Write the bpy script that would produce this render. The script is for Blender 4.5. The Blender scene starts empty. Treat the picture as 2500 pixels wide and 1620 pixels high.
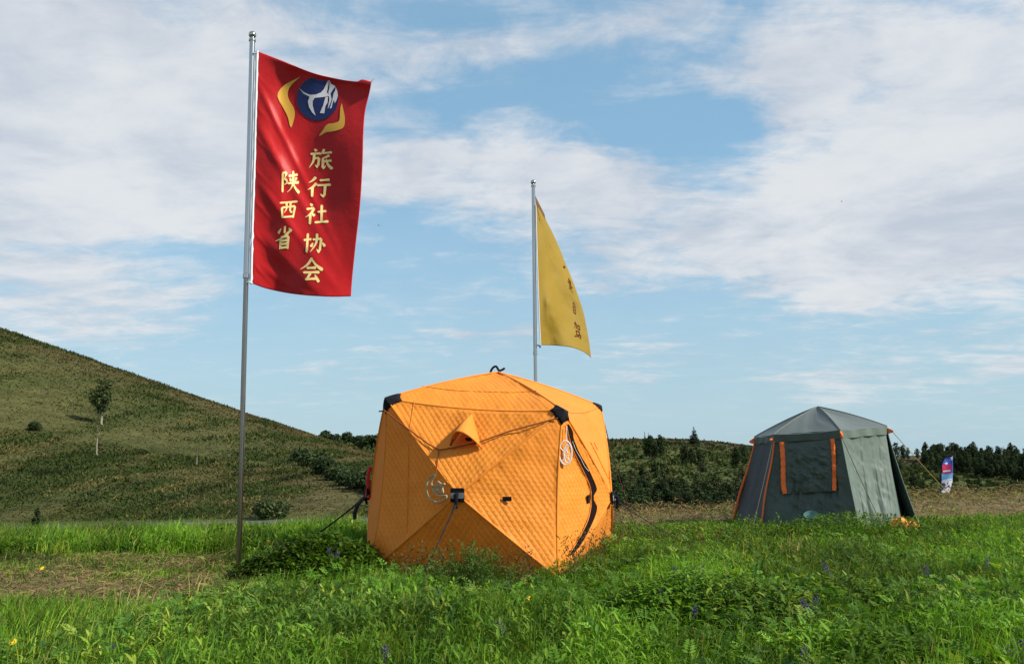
import bpy, bmesh, math, random
import numpy as np
from mathutils import Vector, Matrix

random.seed(7)
RNG = np.random.default_rng(11)
scene = bpy.context.scene
COL = scene.collection

# ------------------------------------------------------------------ camera
FOC = 1900.0 / 2500.0            # focal length in picture widths
EYE = Vector((0.0, 0.0, 1.35))
PITCH = math.atan(265.0 / 1900.0)
ROLL = 0.018
_f = Vector((0, math.cos(PITCH), math.sin(PITCH)))
_r0 = Vector((1, 0, 0))
_u0 = Vector((0, -math.sin(PITCH), math.cos(PITCH)))
_R = _r0 * math.cos(ROLL) - _u0 * math.sin(ROLL)
_U = _r0 * math.sin(ROLL) + _u0 * math.cos(ROLL)
cam_data = bpy.data.cameras.new('camera')
cam = bpy.data.objects.new('camera', cam_data)
COL.objects.link(cam)
m = Matrix.Identity(4)
for i in range(3):
    m[i][0] = _R[i]; m[i][1] = _U[i]; m[i][2] = -_f[i]; m[i][3] = EYE[i]
cam.matrix_world = m
cam_data.sensor_width = 36.0
cam_data.lens = 36.0 * FOC
cam_data.clip_start = 0.05
cam_data.clip_end = 6000.0
scene.camera = cam

# ------------------------------------------------------------------ light
SUN_EL = math.radians(38.0)
SUN_AZ = math.radians(-19.0)      # from +X (right of the picture), a little behind the camera
SUN_DIR = Vector((math.cos(SUN_EL) * math.cos(SUN_AZ), math.cos(SUN_EL) * math.sin(SUN_AZ), math.sin(SUN_EL)))
sun_data = bpy.data.lights.new('sun', 'SUN')
sun_data.energy = 4.8
sun_data.angle = math.radians(3.0)
sun_data.color = (1.0, 0.93, 0.82)
sun = bpy.data.objects.new('sun', sun_data)
COL.objects.link(sun)
sun.rotation_euler = SUN_DIR.to_track_quat('Z', 'Y').to_euler()
sun.location = (30, -8, 30)

scene.view_settings.view_transform = 'Standard'
scene.view_settings.look = 'None'
scene.view_settings.exposure = 0.58
scene.view_settings.gamma = 1.0
scene.view_settings.use_curve_mapping = False
scene.cycles.max_bounces = 8
scene.cycles.transparent_max_bounces = 8


def ray(px, py):
    """direction (y = 1) through a point of the photograph, in its 2500 x 1620 pixels"""
    u = (px - 1250.0) / 1900.0
    v = (810.0 - py) / 1900.0
    u0 = u * math.cos(ROLL) + v * math.sin(ROLL)
    v0 = -u * math.sin(ROLL) + v * math.cos(ROLL)
    d = Vector((u0, math.cos(PITCH) - v0 * math.sin(PITCH), math.sin(PITCH) + v0 * math.cos(PITCH)))
    return d / d.y


def at(px, py, y):
    return EYE + ray(px, py) * y


# ------------------------------------------------------------------ sky
world = bpy.data.worlds.new('World')
scene.world = world
world.use_nodes = True
NT = world.node_tree
NT.nodes.clear()
SKY_STRENGTH = 0.1


class Nodes:
    """small helper to write node graphs as expressions"""
    def __init__(self, nt):
        self.nt = nt

    def new(self, t, **kw):
        n = self.nt.nodes.new(t)
        for k, v in kw.items():
            setattr(n, k, v)
        return n

    def put(self, sock, v):
        if isinstance(v, bpy.types.NodeSocket):
            self.nt.links.new(v, sock)
        elif v is not None:
            sock.default_value = v

    def math(self, op, a, b=None, c=None, clamp=False):
        n = self.new('ShaderNodeMath', operation=op, use_clamp=clamp)
        self.put(n.inputs[0], a)
        if b is not None: self.put(n.inputs[1], b)
        if c is not None: self.put(n.inputs[2], c)
        return n.outputs[0]

    def vec(self, x, y, z=0.0):
        n = self.new('ShaderNodeCombineXYZ')
        self.put(n.inputs[0], x); self.put(n.inputs[1], y); self.put(n.inputs[2], z)
        return n.outputs[0]

    def vmath(self, op, a, b=None):
        n = self.new('ShaderNodeVectorMath', operation=op)
        self.put(n.inputs[0], a)
        if b is not None:
            self.put(n.inputs[3] if op == 'SCALE' else n.inputs[1], b)
        return n.outputs[0]

    def noise(self, vec, scale, detail=4.0, rough=0.5, dist=0.0, out=0, lac=2.0):
        n = self.new('ShaderNodeTexNoise')
        self.put(n.inputs['Vector'], vec)
        n.inputs['Scale'].default_value = scale
        n.inputs['Detail'].default_value = detail
        n.inputs['Roughness'].default_value = rough
        n.inputs['Lacunarity'].default_value = lac
        n.inputs['Distortion'].default_value = dist
        return n.outputs[out]

    def ramp(self, fac, a, b, lo=0.0, hi=1.0, smooth=True):
        n = self.new('ShaderNodeMapRange')
        n.interpolation_type = 'SMOOTHSTEP' if smooth else 'LINEAR'
        n.clamp = True
        self.put(n.inputs[0], fac)
        self.put(n.inputs[1], a); self.put(n.inputs[2], b); self.put(n.inputs[3], lo); self.put(n.inputs[4], hi)
        return n.outputs[0]

    def mix(self, fac, a, b, blend='MIX'):
        n = self.new('ShaderNodeMix', data_type='RGBA', blend_type=blend)
        self.put(n.inputs[0], fac); self.put(n.inputs[6], a); self.put(n.inputs[7], b)
        return n.outputs[2]


W = Nodes(NT)
tc = W.new('ShaderNodeTexCoord')
gen = tc.outputs['Generated']
sep = W.new('ShaderNodeSeparateXYZ'); NT.links.new(gen, sep.inputs[0])
dx, dy, dz = sep.outputs
az = W.math('ARCTAN2', dx, dy)
el = W.math('ARCSINE', dz)
uv = W.vec(az, el)
# cloud layer plane: foreshortened towards the horizon
zz = W.math('MAXIMUM', W.math('ADD', dz, 0.16), 0.05)
plane = W.vec(W.math('DIVIDE', dx, zz), W.math('DIVIDE', dy, zz))
warp = W.vmath('SCALE', W.vmath('SUBTRACT', W.noise(plane, 1.1, 6.0, 0.6, out=1), (0.5, 0.5, 0.5)), 0.30)
uvw = W.vmath('ADD', uv, W.vmath('MULTIPLY', warp, (1.0, 0.45, 0.0)))


def cloud_blobs(items):
    total = None
    for (px, py, rx, ry, ang, w) in items:
        d = ray(px, py).normalized()
        n = W.new('ShaderNodeMapping', vector_type='TEXTURE')
        W.put(n.inputs['Vector'], uvw)
        n.inputs['Location'].default_value = (math.atan2(d.x, d.y), math.asin(d.z), 0)
        n.inputs['Rotation'].default_value = (0, 0, math.radians(ang))
        n.inputs['Scale'].default_value = (rx / 1900.0, ry / 1900.0, 1.0)
        g = W.new('ShaderNodeTexGradient', gradient_type='QUADRATIC_SPHERE')
        W.put(g.inputs[0], n.outputs[0])
        s = W.math('POWER', g.outputs['Fac'], 0.6)
        total = W.math('MULTIPLY', s, w) if total is None else W.math('MULTIPLY_ADD', s, w, total)
    return total


BLOBS = [
    (130, 170, 760, 420, 0, 1.25), (420, 380, 560, 300, -4, 1.0), (60, 380, 420, 260, 0, 0.5), (-500, 250, 700, 500, 0, 1.0),
    (660, 70, 380, 130, -6, 0.30), (1180, 95, 480, 70, 3, 0.62), (960, 180, 300, 70, 8, 0.35),
    (960, 480, 200, 75, 0, 0.75), (1000, 360, 420, 120, 4, 0.55), (1330, 430, 560, 170, 5, 1.0), (1750, 560, 620, 170, 2, 1.0),
    (2250, 600, 500, 150, 3, 0.95), (2300, 210, 520, 420, 0, 1.05), (1900, 120, 420, 150, 6, 0.85), (1640, 20, 260, 110, 15, 0.75),
    (1900, 300, 130, 80, 0, 0.55), (2050, 430, 380, 140, 0, 0.55), (2950, 350, 700, 500, 0, 1.0),
    (150, 650, 420, 130, 6, 0.42), (330, 790, 320, 110, 18, 0.40), (130, 740, 300, 100, 10, 0.35),
    (1120, 830, 420, 36, 3, 0.42), (1530, 868, 200, 30, 0, 0.42), (700, 885, 150, 28, 8, 0.40), (1480, 690, 130, 30, 0, 0.42),
    (1850, 715, 90, 26, 0, 0.40), (2330, 900, 460, 70, 3, 0.48), (2380, 730, 320, 80, 4, 0.42), (1980, 930, 260, 36, -6, 0.36),
    (2430, 1025, 150, 40, 0, 0.40), (1280, 280, 190, 42, 6, 0.36), (2140, 690, 220, 50, 0, 0.35),
    (1000, -500, 1500, 420, 0, 0.8), (1250, 250, 260, 60, -6, -0.35), (1600, 320, 300, 90, 3, -0.8), (640, 610, 320, 70, 0, -0.3),
    (240, 600, 380, 60, 5, -0.35), (2200, 490, 190, 50, 0, -0.38),
]
blob = cloud_blobs(BLOBS)
nz = W.noise(plane, 1.35, 9.0, 0.62, 0.35)
stretch = W.vmath('MULTIPLY', plane, (1.0, 2.2, 1.0))
nfine = W.noise(stretch, 3.4, 8.0, 0.66, 0.5)
npuff = W.noise(plane, 6.0, 7.0, 0.62, 0.6)
tex = W.math('MULTIPLY_ADD', W.math('SUBTRACT', nz, 0.5), 1.5, W.math('MULTIPLY_ADD', W.math('SUBTRACT', nfine, 0.5), 1.15, W.math('MULTIPLY', W.math('SUBTRACT', npuff, 0.5), 0.85)))
behind = W.ramp(dy, 0.35, -0.2, 0.0, 0.33)           # away from the view: an even scatter of the same clouds
dens = W.math('ADD', W.math('ADD', blob, tex), behind)
mask = W.ramp(dens, -0.02, 0.76, 0.08, 0.95)
mask = W.math('MULTIPLY', mask, W.ramp(dz, -0.01, 0.10, 0.35, 0.93))
# cloud tone: white puffs, mauve-grey thick parts
tone_n = W.noise(plane, 1.7, 6.0, 0.58, 0.5)
tone = W.ramp(W.math('ADD', W.math('MULTIPLY', tone_n, 1.05), W.math('ADD', W.math('MULTIPLY', nfine, 0.32), W.math('MULTIPLY', npuff, 0.36))), 0.62, 1.06)
cloud_col = W.mix(tone, (3.75, 4.05, 4.60, 1), (5.45, 5.50, 5.60, 1))
sky = W.new('ShaderNodeTexSky', sky_type='NISHITA')
sky.sun_disc = False
sky.sun_elevation = SUN_EL
sky.sun_rotation = math.atan2(SUN_DIR.x, SUN_DIR.y)
sky.altitude = 900.0
sky.air_density = 1.0
sky.dust_density = 0.6
sky.ozone_density = 1.6
veil = W.mix(W.ramp(dz, 0.0, 0.42, 0.92, 0.60), W.mix(1.0, sky.outputs[0], (1.1, 1.45, 1.35, 1), 'MULTIPLY'), W.mix(W.ramp(dz, 0.0, 0.42), (2.75, 3.85, 4.6, 1), (1.60, 3.05, 4.40, 1)))
final = W.mix(mask, veil, cloud_col)
bg = W.new('ShaderNodeBackground')
W.put(bg.inputs[0], final)
bg.inputs[1].default_value = SKY_STRENGTH
wo = W.new('ShaderNodeOutputWorld')
NT.links.new(bg.outputs[0], wo.inputs[0])

# ------------------------------------------------------------------ object helpers


def link(o, parent=None):
    COL.objects.link(o)
    if parent is not None:
        o.parent = parent
    return o


def tag(o, label=None, cat=None, group=None, kind=None):
    if label: o['label'] = label
    if cat: o['category'] = cat
    if group: o['group'] = group
    if kind: o['kind'] = kind
    return o


def empty(name, loc):
    o = bpy.data.objects.new(name, None)
    o.empty_display_size = 0.2
    o.location = loc
    return link(o)


def np_mesh(name, verts, tris=None, quads=None, colors=None, smooth=False, mat=None):
    """mesh from numpy arrays, optional point colours in attribute 'tint'"""
    me = bpy.data.meshes.new(name)
    verts = np.asarray(verts, dtype=np.float32).reshape(-1, 3)
    loops = []; sizes = []
    if quads is not None and len(quads):
        q = np.asarray(quads, dtype=np.int32).reshape(-1, 4); loops.append(q.ravel()); sizes.append(np.full(len(q), 4, np.int32))
    if tris is not None and len(tris):
        t = np.asarray(tris, dtype=np.int32).reshape(-1, 3); loops.append(t.ravel()); sizes.append(np.full(len(t), 3, np.int32))
    loops = np.concatenate(loops); sizes = np.concatenate(sizes)
    me.vertices.add(len(verts)); me.vertices.foreach_set('co', verts.ravel())
    me.loops.add(len(loops)); me.loops.foreach_set('vertex_index', loops)
    me.polygons.add(len(sizes))
    starts = np.concatenate([[0], np.cumsum(sizes)[:-1]]).astype(np.int32)
    me.polygons.foreach_set('loop_start', starts)
    me.polygons.foreach_set('loop_total', sizes)
    if smooth:
        me.polygons.foreach_set('use_smooth', np.ones(len(sizes), dtype=bool))
    me.update(calc_edges=True)
    if colors is not None:
        c = np.ones((len(verts), 4), np.float32); c[:, :3] = np.asarray(colors, np.float32).reshape(-1, 3)
        a = me.attributes.new('tint', 'FLOAT_COLOR', 'POINT'); a.data.foreach_set('color', c.ravel())
    if mat: me.materials.append(mat)
    return me


def obj(name, me, parent=None):
    return link(bpy.data.objects.new(name, me), parent)


class MB:
    """collects simple shapes, builds them as one mesh object"""
    def __init__(self):
        self.v = []; self.f = []

    def add(self, verts, faces):
        b = len(self.v)
        self.v += [tuple(p) for p in verts]
        self.f += [tuple(b + i for i in f) for f in faces]
        return self

    def tube(self, pts, r, n=8, cap=True):
        pts = [Vector(p) for p in pts]
        rr = r if isinstance(r, (list, tuple)) else [r] * len(pts)
        vs = []; fs = []
        ref = None
        for i, p in enumerate(pts):
            t = (pts[min(i + 1, len(pts) - 1)] - pts[max(i - 1, 0)]).normalized()
            if ref is None:
                ref = Vector((1, 0, 0)) if abs(t.x) < 0.8 else Vector((0, 1, 0))
            a = t.cross(ref).normalized(); b = t.cross(a).normalized()
            ref = -(t.cross(a)).normalized() if False else a.cross(t).normalized()
            for k in range(n):
                th = 2 * math.pi * k / n
                vs.append(p + (a * math.cos(th) + b * math.sin(th)) * rr[i])
        for i in range(len(pts) - 1):
            for k in range(n):
                fs.append((i * n + k, i * n + (k + 1) % n, (i + 1) * n + (k + 1) % n, (i + 1) * n + k))
        if cap:
            fs.append(tuple(range(n))[::-1]); fs.append(tuple((len(pts) - 1) * n + k for k in range(n)))
        return self.add(vs, fs)

    def lathe(self, origin, prof, n=20, axis=None):
        o = Vector(origin)
        ax = (axis or Vector((0, 0, 1))).normalized()
        a = ax.orthogonal().normalized(); b = ax.cross(a)
        vs = []; fs = []
        for (r, h) in prof:
            for k in range(n):
                th = 2 * math.pi * k / n
                vs.append(o + ax * h + (a * math.cos(th) + b * math.sin(th)) * max(r, 1e-4))
        for i in range(len(prof) - 1):
            for k in range(n):
                fs.append((i * n + k, i * n + (k + 1) % n, (i + 1) * n + (k + 1) % n, (i + 1) * n + k))
        return self.add(vs, fs)

    def box(self, c, ex, ey, ez, sx, sy, sz, bevel=0.0):
        """box with half sizes along axes ex, ey, ez; chamfered along ez edges"""
        c = Vector(c)
        b = min(bevel, sx * 0.45, sy * 0.45)
        ring = [(-sx + b, -sy), (sx - b, -sy), (sx, -sy + b), (sx, sy - b), (sx - b, sy), (-sx + b, sy), (-sx, sy - b), (-sx, -sy + b)] if b > 0 else \
               [(-sx, -sy), (sx, -sy), (sx, sy), (-sx, sy)]
        n = len(ring)
        lo = [c + ex * x + ey * y - ez * sz for x, y in ring]
        hi = [c + ex * x + ey * y + ez * sz for x, y in ring]
        fs = [tuple(range(n))[::-1], tuple(range(n, 2 * n))]
        fs += [(k, (k + 1) % n, n + (k + 1) % n, n + k) for k in range(n)]
        return self.add(lo + hi, fs)

    def build(self, name, mat, parent=None, smooth=True, angle=0.7):
        me = bpy.data.meshes.new(name)
        me.from_pydata([tuple(v) for v in self.v], [], self.f)
        bm = bmesh.new(); bm.from_mesh(me)
        bmesh.ops.recalc_face_normals(bm, faces=bm.faces)
        if smooth:
            for f in bm.faces: f.smooth = True
            for e in bm.edges:
                if len(e.link_faces) == 2 and e.calc_face_angle(0) > angle: e.smooth = False
        bm.to_mesh(me); bm.free()
        me.materials.append(mat)
        return obj(name, me, parent)


# ------------------------------------------------------------------ materials


def material(name, base=(0.5, 0.5, 0.5), rough=0.7, metal=0.0, tint=False, var=0.0, var_scale=6.0, bump=0.0, bump_scale=30.0,
             translucent=0.0, tcol=None, sheen=0.0, spec=0.3, hue=0.0, coords='Object', base2=None, mix_scale=3.0):
    mt = bpy.data.materials.new(name); mt.use_nodes = True
    nt = mt.node_tree; nt.nodes.clear(); N = Nodes(nt)
    out = N.new('ShaderNodeOutputMaterial')
    p = N.new('ShaderNodeBsdfPrincipled')
    t = N.new('ShaderNodeTexCoord').outputs[coords]
    if tint:
        a = N.new('ShaderNodeAttribute'); a.attribute_name = 'tint'; col = a.outputs['Color']
    else:
        col = (*base, 1)
    if base2 is not None:
        col = N.mix(N.ramp(N.noise(t, mix_scale, 5, 0.6), 0.38, 0.62), col, (*base2, 1))
    if var > 0:
        k = N.ramp(N.noise(t, var_scale, 5, 0.6), 0.25, 0.75, 1 - var, 1 + var, smooth=False)
        col = N.mix(1.0, col, N.vec(k, k, k), 'MULTIPLY')
    N.put(p.inputs['Base Color'], col)
    p.inputs['Roughness'].default_value = rough
    p.inputs['Metallic'].default_value = metal
    p.inputs['Specular IOR Level'].default_value = spec
    if sheen: p.inputs['Sheen Weight'].default_value = sheen
    if bump > 0:
        b = N.new('ShaderNodeBump'); b.inputs['Strength'].default_value = 1.0; b.inputs['Distance'].default_value = bump
        N.put(b.inputs['Height'], N.noise(t, bump_scale, 6, 0.6))
        nt.links.new(b.outputs[0], p.inputs['Normal'])
    if translucent > 0:
        tr = N.new('ShaderNodeBsdfTranslucent')
        if tcol is not None:
            N.put(tr.inputs[0], N.mix(1.0, col, (*tcol, 1), 'MULTIPLY'))
        else:
            N.put(tr.inputs[0], col)
        mx = N.new('ShaderNodeMixShader'); mx.inputs[0].default_value = translucent
        nt.links.new(p.outputs[0], mx.inputs[1]); nt.links.new(tr.outputs[0], mx.inputs[2])
        nt.links.new(mx.outputs[0], out.inputs[0])
    else:
        nt.links.new(p.outputs[0], out.inputs[0])
    return mt


def sstep(a, b, x):
    t = np.clip((np.asarray(x, dtype=float) - a) / (b - a), 0, 1)
    return t * t * (3 - 2 * t)


def vnoise(x, y, seed=0):
    """smooth value noise on numpy arrays, about 0..1"""
    x = np.asarray(x, float); y = np.asarray(y, float)
    xi = np.floor(x).astype(np.int64); yi = np.floor(y).astype(np.int64)
    fx = x - xi; fy = y - yi
    fx = fx * fx * (3 - 2 * fx); fy = fy * fy * (3 - 2 * fy)

    def h(a, b):
        n = (a * 374761393 + b * 668265263 + seed * 974634221) & 0x7fffffff
        n = ((n ^ (n >> 13)) * 1274126177) & 0x7fffffff
        return ((n ^ (n >> 16)) & 0xffff) / 65535.0
    return (h(xi, yi) * (1 - fx) + h(xi + 1, yi) * fx) * (1 - fy) + (h(xi, yi + 1) * (1 - fx) + h(xi + 1, yi + 1) * fx) * fy


def fbm(x, y, seed=0, octs=4):
    s = 0; a = 0.5; t = 0
    for o in range(octs):
        s = s + a * vnoise(np.asarray(x) * 2 ** o, np.asarray(y) * 2 ** o, seed + o * 17); t += a; a *= 0.5
    return s / t


# ------------------------------------------------------------------ terrain
RIGHT_P = np.array([(-400, 0), (0, 0), (9, 0), (13, -0.12), (17, -0.26), (20, -0.50), (24, -1.1), (32, -2.6), (60, -6.4), (105, -10.6), (135, -11.2),
                    (170, -8.6), (230, -4.2), (300, -0.2), (340, 1.3), (370, 1.2), (450, -9), (700, -24), (3000, -130)], float)
LEFT_P = np.array([(-400, 0), (0, 0), (9, 0), (13, -0.12), (18, -0.65), (22.5, -1.25), (29, -1.35), (33, -1.25), (60, -0.9), (112, -1.2),
                   (170, -5.0), (230, -5.0), (300, -7), (700, -24), (3000, -130)], float)


def pinterp(P, y):
    # interpolation smoothed by averaging neighbouring samples
    y = np.asarray(y, float)
    w = 0.05 * np.abs(y) + 0.3
    return (np.interp(y - w, P[:, 0], P[:, 1]) + 2 * np.interp(y, P[:, 0], P[:, 1]) + np.interp(y + w, P[:, 0], P[:, 1])) / 4


def ground_z(x, y):
    x = np.asarray(x, float); y = np.asarray(y, float)
    yy = np.maximum(y, 0)
    t = sstep(0, 1, (x + 0.17 * yy + 1.0) / (0.20 * yy + 4.0))
    z = pinterp(LEFT_P, y) * (1 - t) + pinterp(RIGHT_P, y) * t
    # grassy hill on the left: rises leftward and away, crest about 110 m off
    c = np.maximum(-18.5 - x, -8)
    H = 0.36 * (c + np.sqrt(c * c + 30.0)) * 0.5
    H = H * (1 - 0.10 * sstep(40, 140, c))
    S = np.where(y < 112, np.sin(np.clip((y - 31) / (112 - 31), 0, 1) * math.pi / 2) ** 1.15, 1 - sstep(112, 200, y))
    z = z + H * S
    # right-hand far rise
    z = z - 11.0 * sstep(0.17, 0.50, x / (yy + 1.0)) * sstep(170, 300, y) * (1 - sstep(380, 520, y))
    # gentle lift of the meadow to the right
    z = z + 0.24 * sstep(3.5, 9.0, x) * sstep(13.5, 17, y) * (1 - sstep(19, 30, y))
    far = sstep(26, 60, y)
    z = z + far * (fbm(x / 22.0, y / 22.0, 5) - 0.5) * 0.9 * (1 + 0.0 * x)
    near = 1 - sstep(18, 30, np.hypot(x, y))
    z = z + near * (fbm(x / 1.3, y / 1.3, 9, 3) - 0.5) * 0.09
    return z


def hay_mask(x, y):
    x = np.asarray(x, float); y = np.asarray(y, float)
    n = (fbm(x / 1.1, y / 0.9, 21) - 0.5)
    left = sstep(6.7, 7.3, y + n * 1.5) * (1 - sstep(10.0, 10.5, y + n * 0.7)) * (1 - sstep(-3.1, -2.3, x + n * 1.2))
    mid = sstep(9.2, 9.7, y + n) * (1 - sstep(10.8, 11.3, y + n)) * sstep(-4.6, -3.9, x) * (1 - sstep(-2.6, -2.2, x)) * 0.35
    edge = 13.1 + 0.045 * x
    right = sstep(edge, edge + 0.5, y + n * 0.7) * sstep(-0.5, 1.2, x) * (1 - sstep(24, 30, y))
    return np.clip(left + right + mid, 0, 1)


def gz(x, y):
    return float(ground_z(np.array([x]), np.array([y]))[0])


def hit(px, py, y0=3.0, y1=420.0):
    """where the line of sight through a point of the photograph meets the ground"""
    d = ray(px, py)
    ys = np.concatenate([np.arange(y0, 40, 0.05), np.arange(40, y1, 0.5)])
    ys = ys[(ys >= y0) & (ys <= y1)]
    g = ground_z(EYE.x + d.x * ys, ys) - (EYE.z + d.z * ys)
    k = np.argmax(g >= 0)
    if g[k] < 0: return None
    y = ys[k]
    return Vector((EYE.x + d.x * y, y, gz(EYE.x + d.x * y, y)))


def axis_coords(fine, lim_lo, lim_hi, lo, hi, grow=1.07):
    a = list(np.arange(lo, hi + 1e-6, fine))
    s = fine; v = hi
    while v < lim_hi:
        s *= grow; v += s; a.append(v)
    s = fine; v = lo
    while v > lim_lo:
        s *= grow; v -= s; a.insert(0, v)
    return np.array(a)


gx = axis_coords(0.30, -1500, 1500, -12, 12, 1.05)
gy = axis_coords(0.30, -300, 2500, -2, 20, 1.035)
GX, GY = np.meshgrid(gx, gy)
GZ = ground_z(GX, GY)
verts = np.stack([GX, GY, GZ], -1).reshape(-1, 3)
nx, ny = len(gx), len(gy)
ii = np.arange(nx * ny).reshape(ny, nx)
quads = np.stack([ii[:-1, :-1], ii[:-1, 1:], ii[1:, 1:], ii[1:, :-1]], -1).reshape(-1, 4)
fx = (GX[:-1, :-1] + GX[1:, 1:]).ravel() / 2
fy = (GY[:-1, :-1] + GY[1:, 1:]).ravel() / 2


def lerp3(a, b, t):
    return np.asarray(a)[None, :] * (1 - t[:, None]) + np.asarray(b)[None, :] * t[:, None]


def zone_color(x, y):
    """own colour of the ground cover: soil and turf near, hay stubble, hill turf, far meadows"""
    n1 = fbm(x / 7.0, y / 7.0, 31); n2 = fbm(x / 1.7, y / 1.7, 33); n3 = fbm(x / 25.0, y / 25.0, 37)
    near = lerp3((0.030, 0.050, 0.012), (0.055, 0.085, 0.020), n2)
    hay = lerp3((0.085, 0.062, 0.028), (0.19, 0.145, 0.07), n2)
    c = near * (1 - hay_mask(x, y)[:, None]) + hay * hay_mask(x, y)[:, None]
    n1 = fbm(x / 2.2, y / 12.0, 31); n3 = fbm(x / 14.0, y / 60.0, 37)
    hill = lerp3((0.046, 0.055, 0.015), (0.080, 0.075, 0.026), np.clip((n1 - 0.3) * 2.2, 0, 1))
    br = 0.42 * np.clip(sstep(0.50, 0.70, n3) + sstep(88, 108, y) * 0.9 + sstep(-0.36, -0.24, x / (y + 1.0)) * 0.5, 0, 1)
    hill = hill * (1 - br)[:, None] + np.array((0.086, 0.062, 0.032))[None, :] * br[:, None]
    far = lerp3((0.042, 0.062, 0.017), (0.098, 0.110, 0.034), np.clip((n1 - 0.3) * 2.2, 0, 1))
    far = far * 0.85
    far = far * (1 - sstep(255, 310, y))[:, None] + np.array((0.052, 0.046, 0.024))[None, :] * sstep(255, 310, y)[:, None]
    w = sstep(20, 34, y)
    isleft = (x < -0.17 * y + 6)
    bk = np.where(isleft[:, None], hill, far)
    return c * (1 - w)[:, None] + bk * w[:, None]


cols = zone_color(verts[:, 0], verts[:, 1])
M_ground = material('ground_turf', tint=True, rough=0.95, var=0.30, var_scale=2.2, bump=0.05, bump_scale=9.0, spec=0.1)
M_hill = material('hill_turf', tint=True, rough=0.95, var=0.42, var_scale=0.55, bump=0.25, bump_scale=1.6, spec=0.1)
is_hill = (fx < -0.17 * fy + 4) & (fy > 31) & (fy < 215)
is_far = (~is_hill) & (fy > 95)
for nm, sel, mt in (('ground', ~(is_hill | is_far), M_ground), ('hill', is_hill, M_hill), ('far_hills', is_far, M_hill)):
    q = quads[sel]
    used, inv = np.unique(q, return_inverse=True)
    me = np_mesh(nm, verts[used], quads=inv.reshape(-1, 4), colors=cols[used], smooth=True, mat=mt)
    tag(obj(nm, me), kind='structure')

# road at the foot of the hill: an asphalt strip on a low bed
M_asphalt = material('asphalt', (0.085, 0.088, 0.085), 0.9, var=0.18, var_scale=3.0, bump=0.004, bump_scale=60)
rx = np.linspace(-70, 6, 90)
rows = []
for x in rx:
    yc = 25.2 + 0.03 * (x + 20) + 0.0010 * (x + 20) ** 2
    for off, lift in ((-1.9, -0.25), (-1.6, 0.10), (0.0, 0.14), (1.6, 0.10), (1.9, -0.25)):
        rows.append((x, yc + off, gz(x, yc) + lift))
q = []
for i in range(len(rx) - 1):
    for k in range(4):
        a = i * 5 + k
        q.append((a, a + 5, a + 6, a + 1))
tag(obj('road', np_mesh('road', rows, quads=q, smooth=True, mat=M_asphalt)), kind='structure')
# ------------------------------------------------------------------ projection helper for fitting things on surfaces


def proj(P):
    """numpy points -> pixels of the photograph"""
    P = np.asarray(P, float).reshape(-1, 3) - np.array(EYE)
    a = P @ np.array(_R); b = P @ np.array(_U); c = P @ np.array(_f)
    return np.stack([1250 + 1900 * a / c, 810 - 1900 * b / c], -1)


class Surf:
    """points of a built cloth surface, to lay patches, cords and prints onto it"""
    def __init__(self, P):
        self.P = np.asarray(P, float).reshape(-1, 3)
        self.px = proj(self.P)

    def on(self, px, py, lift=0.0):
        k = np.argmin((self.px[:, 0] - px) ** 2 + (self.px[:, 1] - py) ** 2)
        p = at(px, py, self.P[k, 1])
        return p + (EYE - p).normalized() * lift


# ------------------------------------------------------------------ orange quilted cube tent
M_orange = material('orange_quilt', (0.80, 0.275, 0.030), 0.55, var=0.08, var_scale=3.0, bump=0.0035, bump_scale=34, sheen=0.05, spec=0.24, translucent=0.26)
M_orange_seam = material('orange_seam', (0.62, 0.19, 0.015), 0.6)
M_black = material('black_nylon', (0.010, 0.010, 0.013), 0.8, bump=0.002, bump_scale=60, spec=0.08)
M_grey_patch = material('grey_webbing', (0.17, 0.18, 0.19), 0.6)
M_black_gap = material('dark_door_inside', (0.012, 0.007, 0.007), 0.9, spec=0.04)  # near-black colour for the shade inside the door gap
M_cord = material('brown_cord', (0.20, 0.055, 0.012), 0.8)
M_rope_black = material('black_rope', (0.02, 0.02, 0.022), 0.8)
M_rope_brown = material('brown_rope', (0.11, 0.055, 0.035), 0.85)
M_rope_yellow = material('yellow_rope', (0.27, 0.19, 0.07), 0.85)
M_rope_grey = material('grey_rope', (0.11, 0.10, 0.075), 0.9)
M_red_strap = material('red_strap', (0.50, 0.02, 0.02), 0.5)
M_white_plastic = material('white_plastic', (0.70, 0.68, 0.66), 0.45)
M_led = material('ornament_tube', (0.34, 0.29, 0.17), 0.45)
M_pole = material('steel_pole', (0.50, 0.475, 0.45), 0.16, metal=1.0, var=0.06, var_scale=4)
M_pole_low = material('reflection_brown_pole', (0.27, 0.235, 0.21), 0.22, metal=1.0, var=0.10, var_scale=3)  # brownish steel with the ground's reflection put into its colour

BL = at(901, 1383, 8.65); BR = at(1362, 1394, 8.15); BRB = at(1488, 1320, 10.35)
BK = BL + BRB - BR
TL = at(943, 972, 8.85); TR = at(1373, 1001, 8.45); TB = at(1466, 991, 10.25)
TK = TL + TB - TR
AP = at(1216, 908, 9.55)
HF = at(1118, 1208, 8.17); HR = at(1493, 1214, 9.25); HL = at(906, 1205, 9.75)
HB = BK * 0.25 + BRB * 0.25 + TK * 0.25 + TB * 0.25 + Vector((0.1, 0.33, 0))
CEN = (BL + BR + BRB + BK + TL + TR + TB + TK) / 8
for p in (BL, BR, BRB, BK):
    p.z = gz(p.x, p.y) - 0.03

ORANGE = empty('orange_tent', Vector((CEN.x, CEN.y, 0)))
tag(ORANGE, 'bright orange quilted cube tent with black corner caps standing in the grass', 'tent')


def child_of(o, parent):
    """parent o while keeping its world place (parents here are unrotated empties)"""
    o.parent = parent
    o.location = o.location - parent.location
    return o


def np3(v): return np.array((v.x, v.y, v.z))


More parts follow.
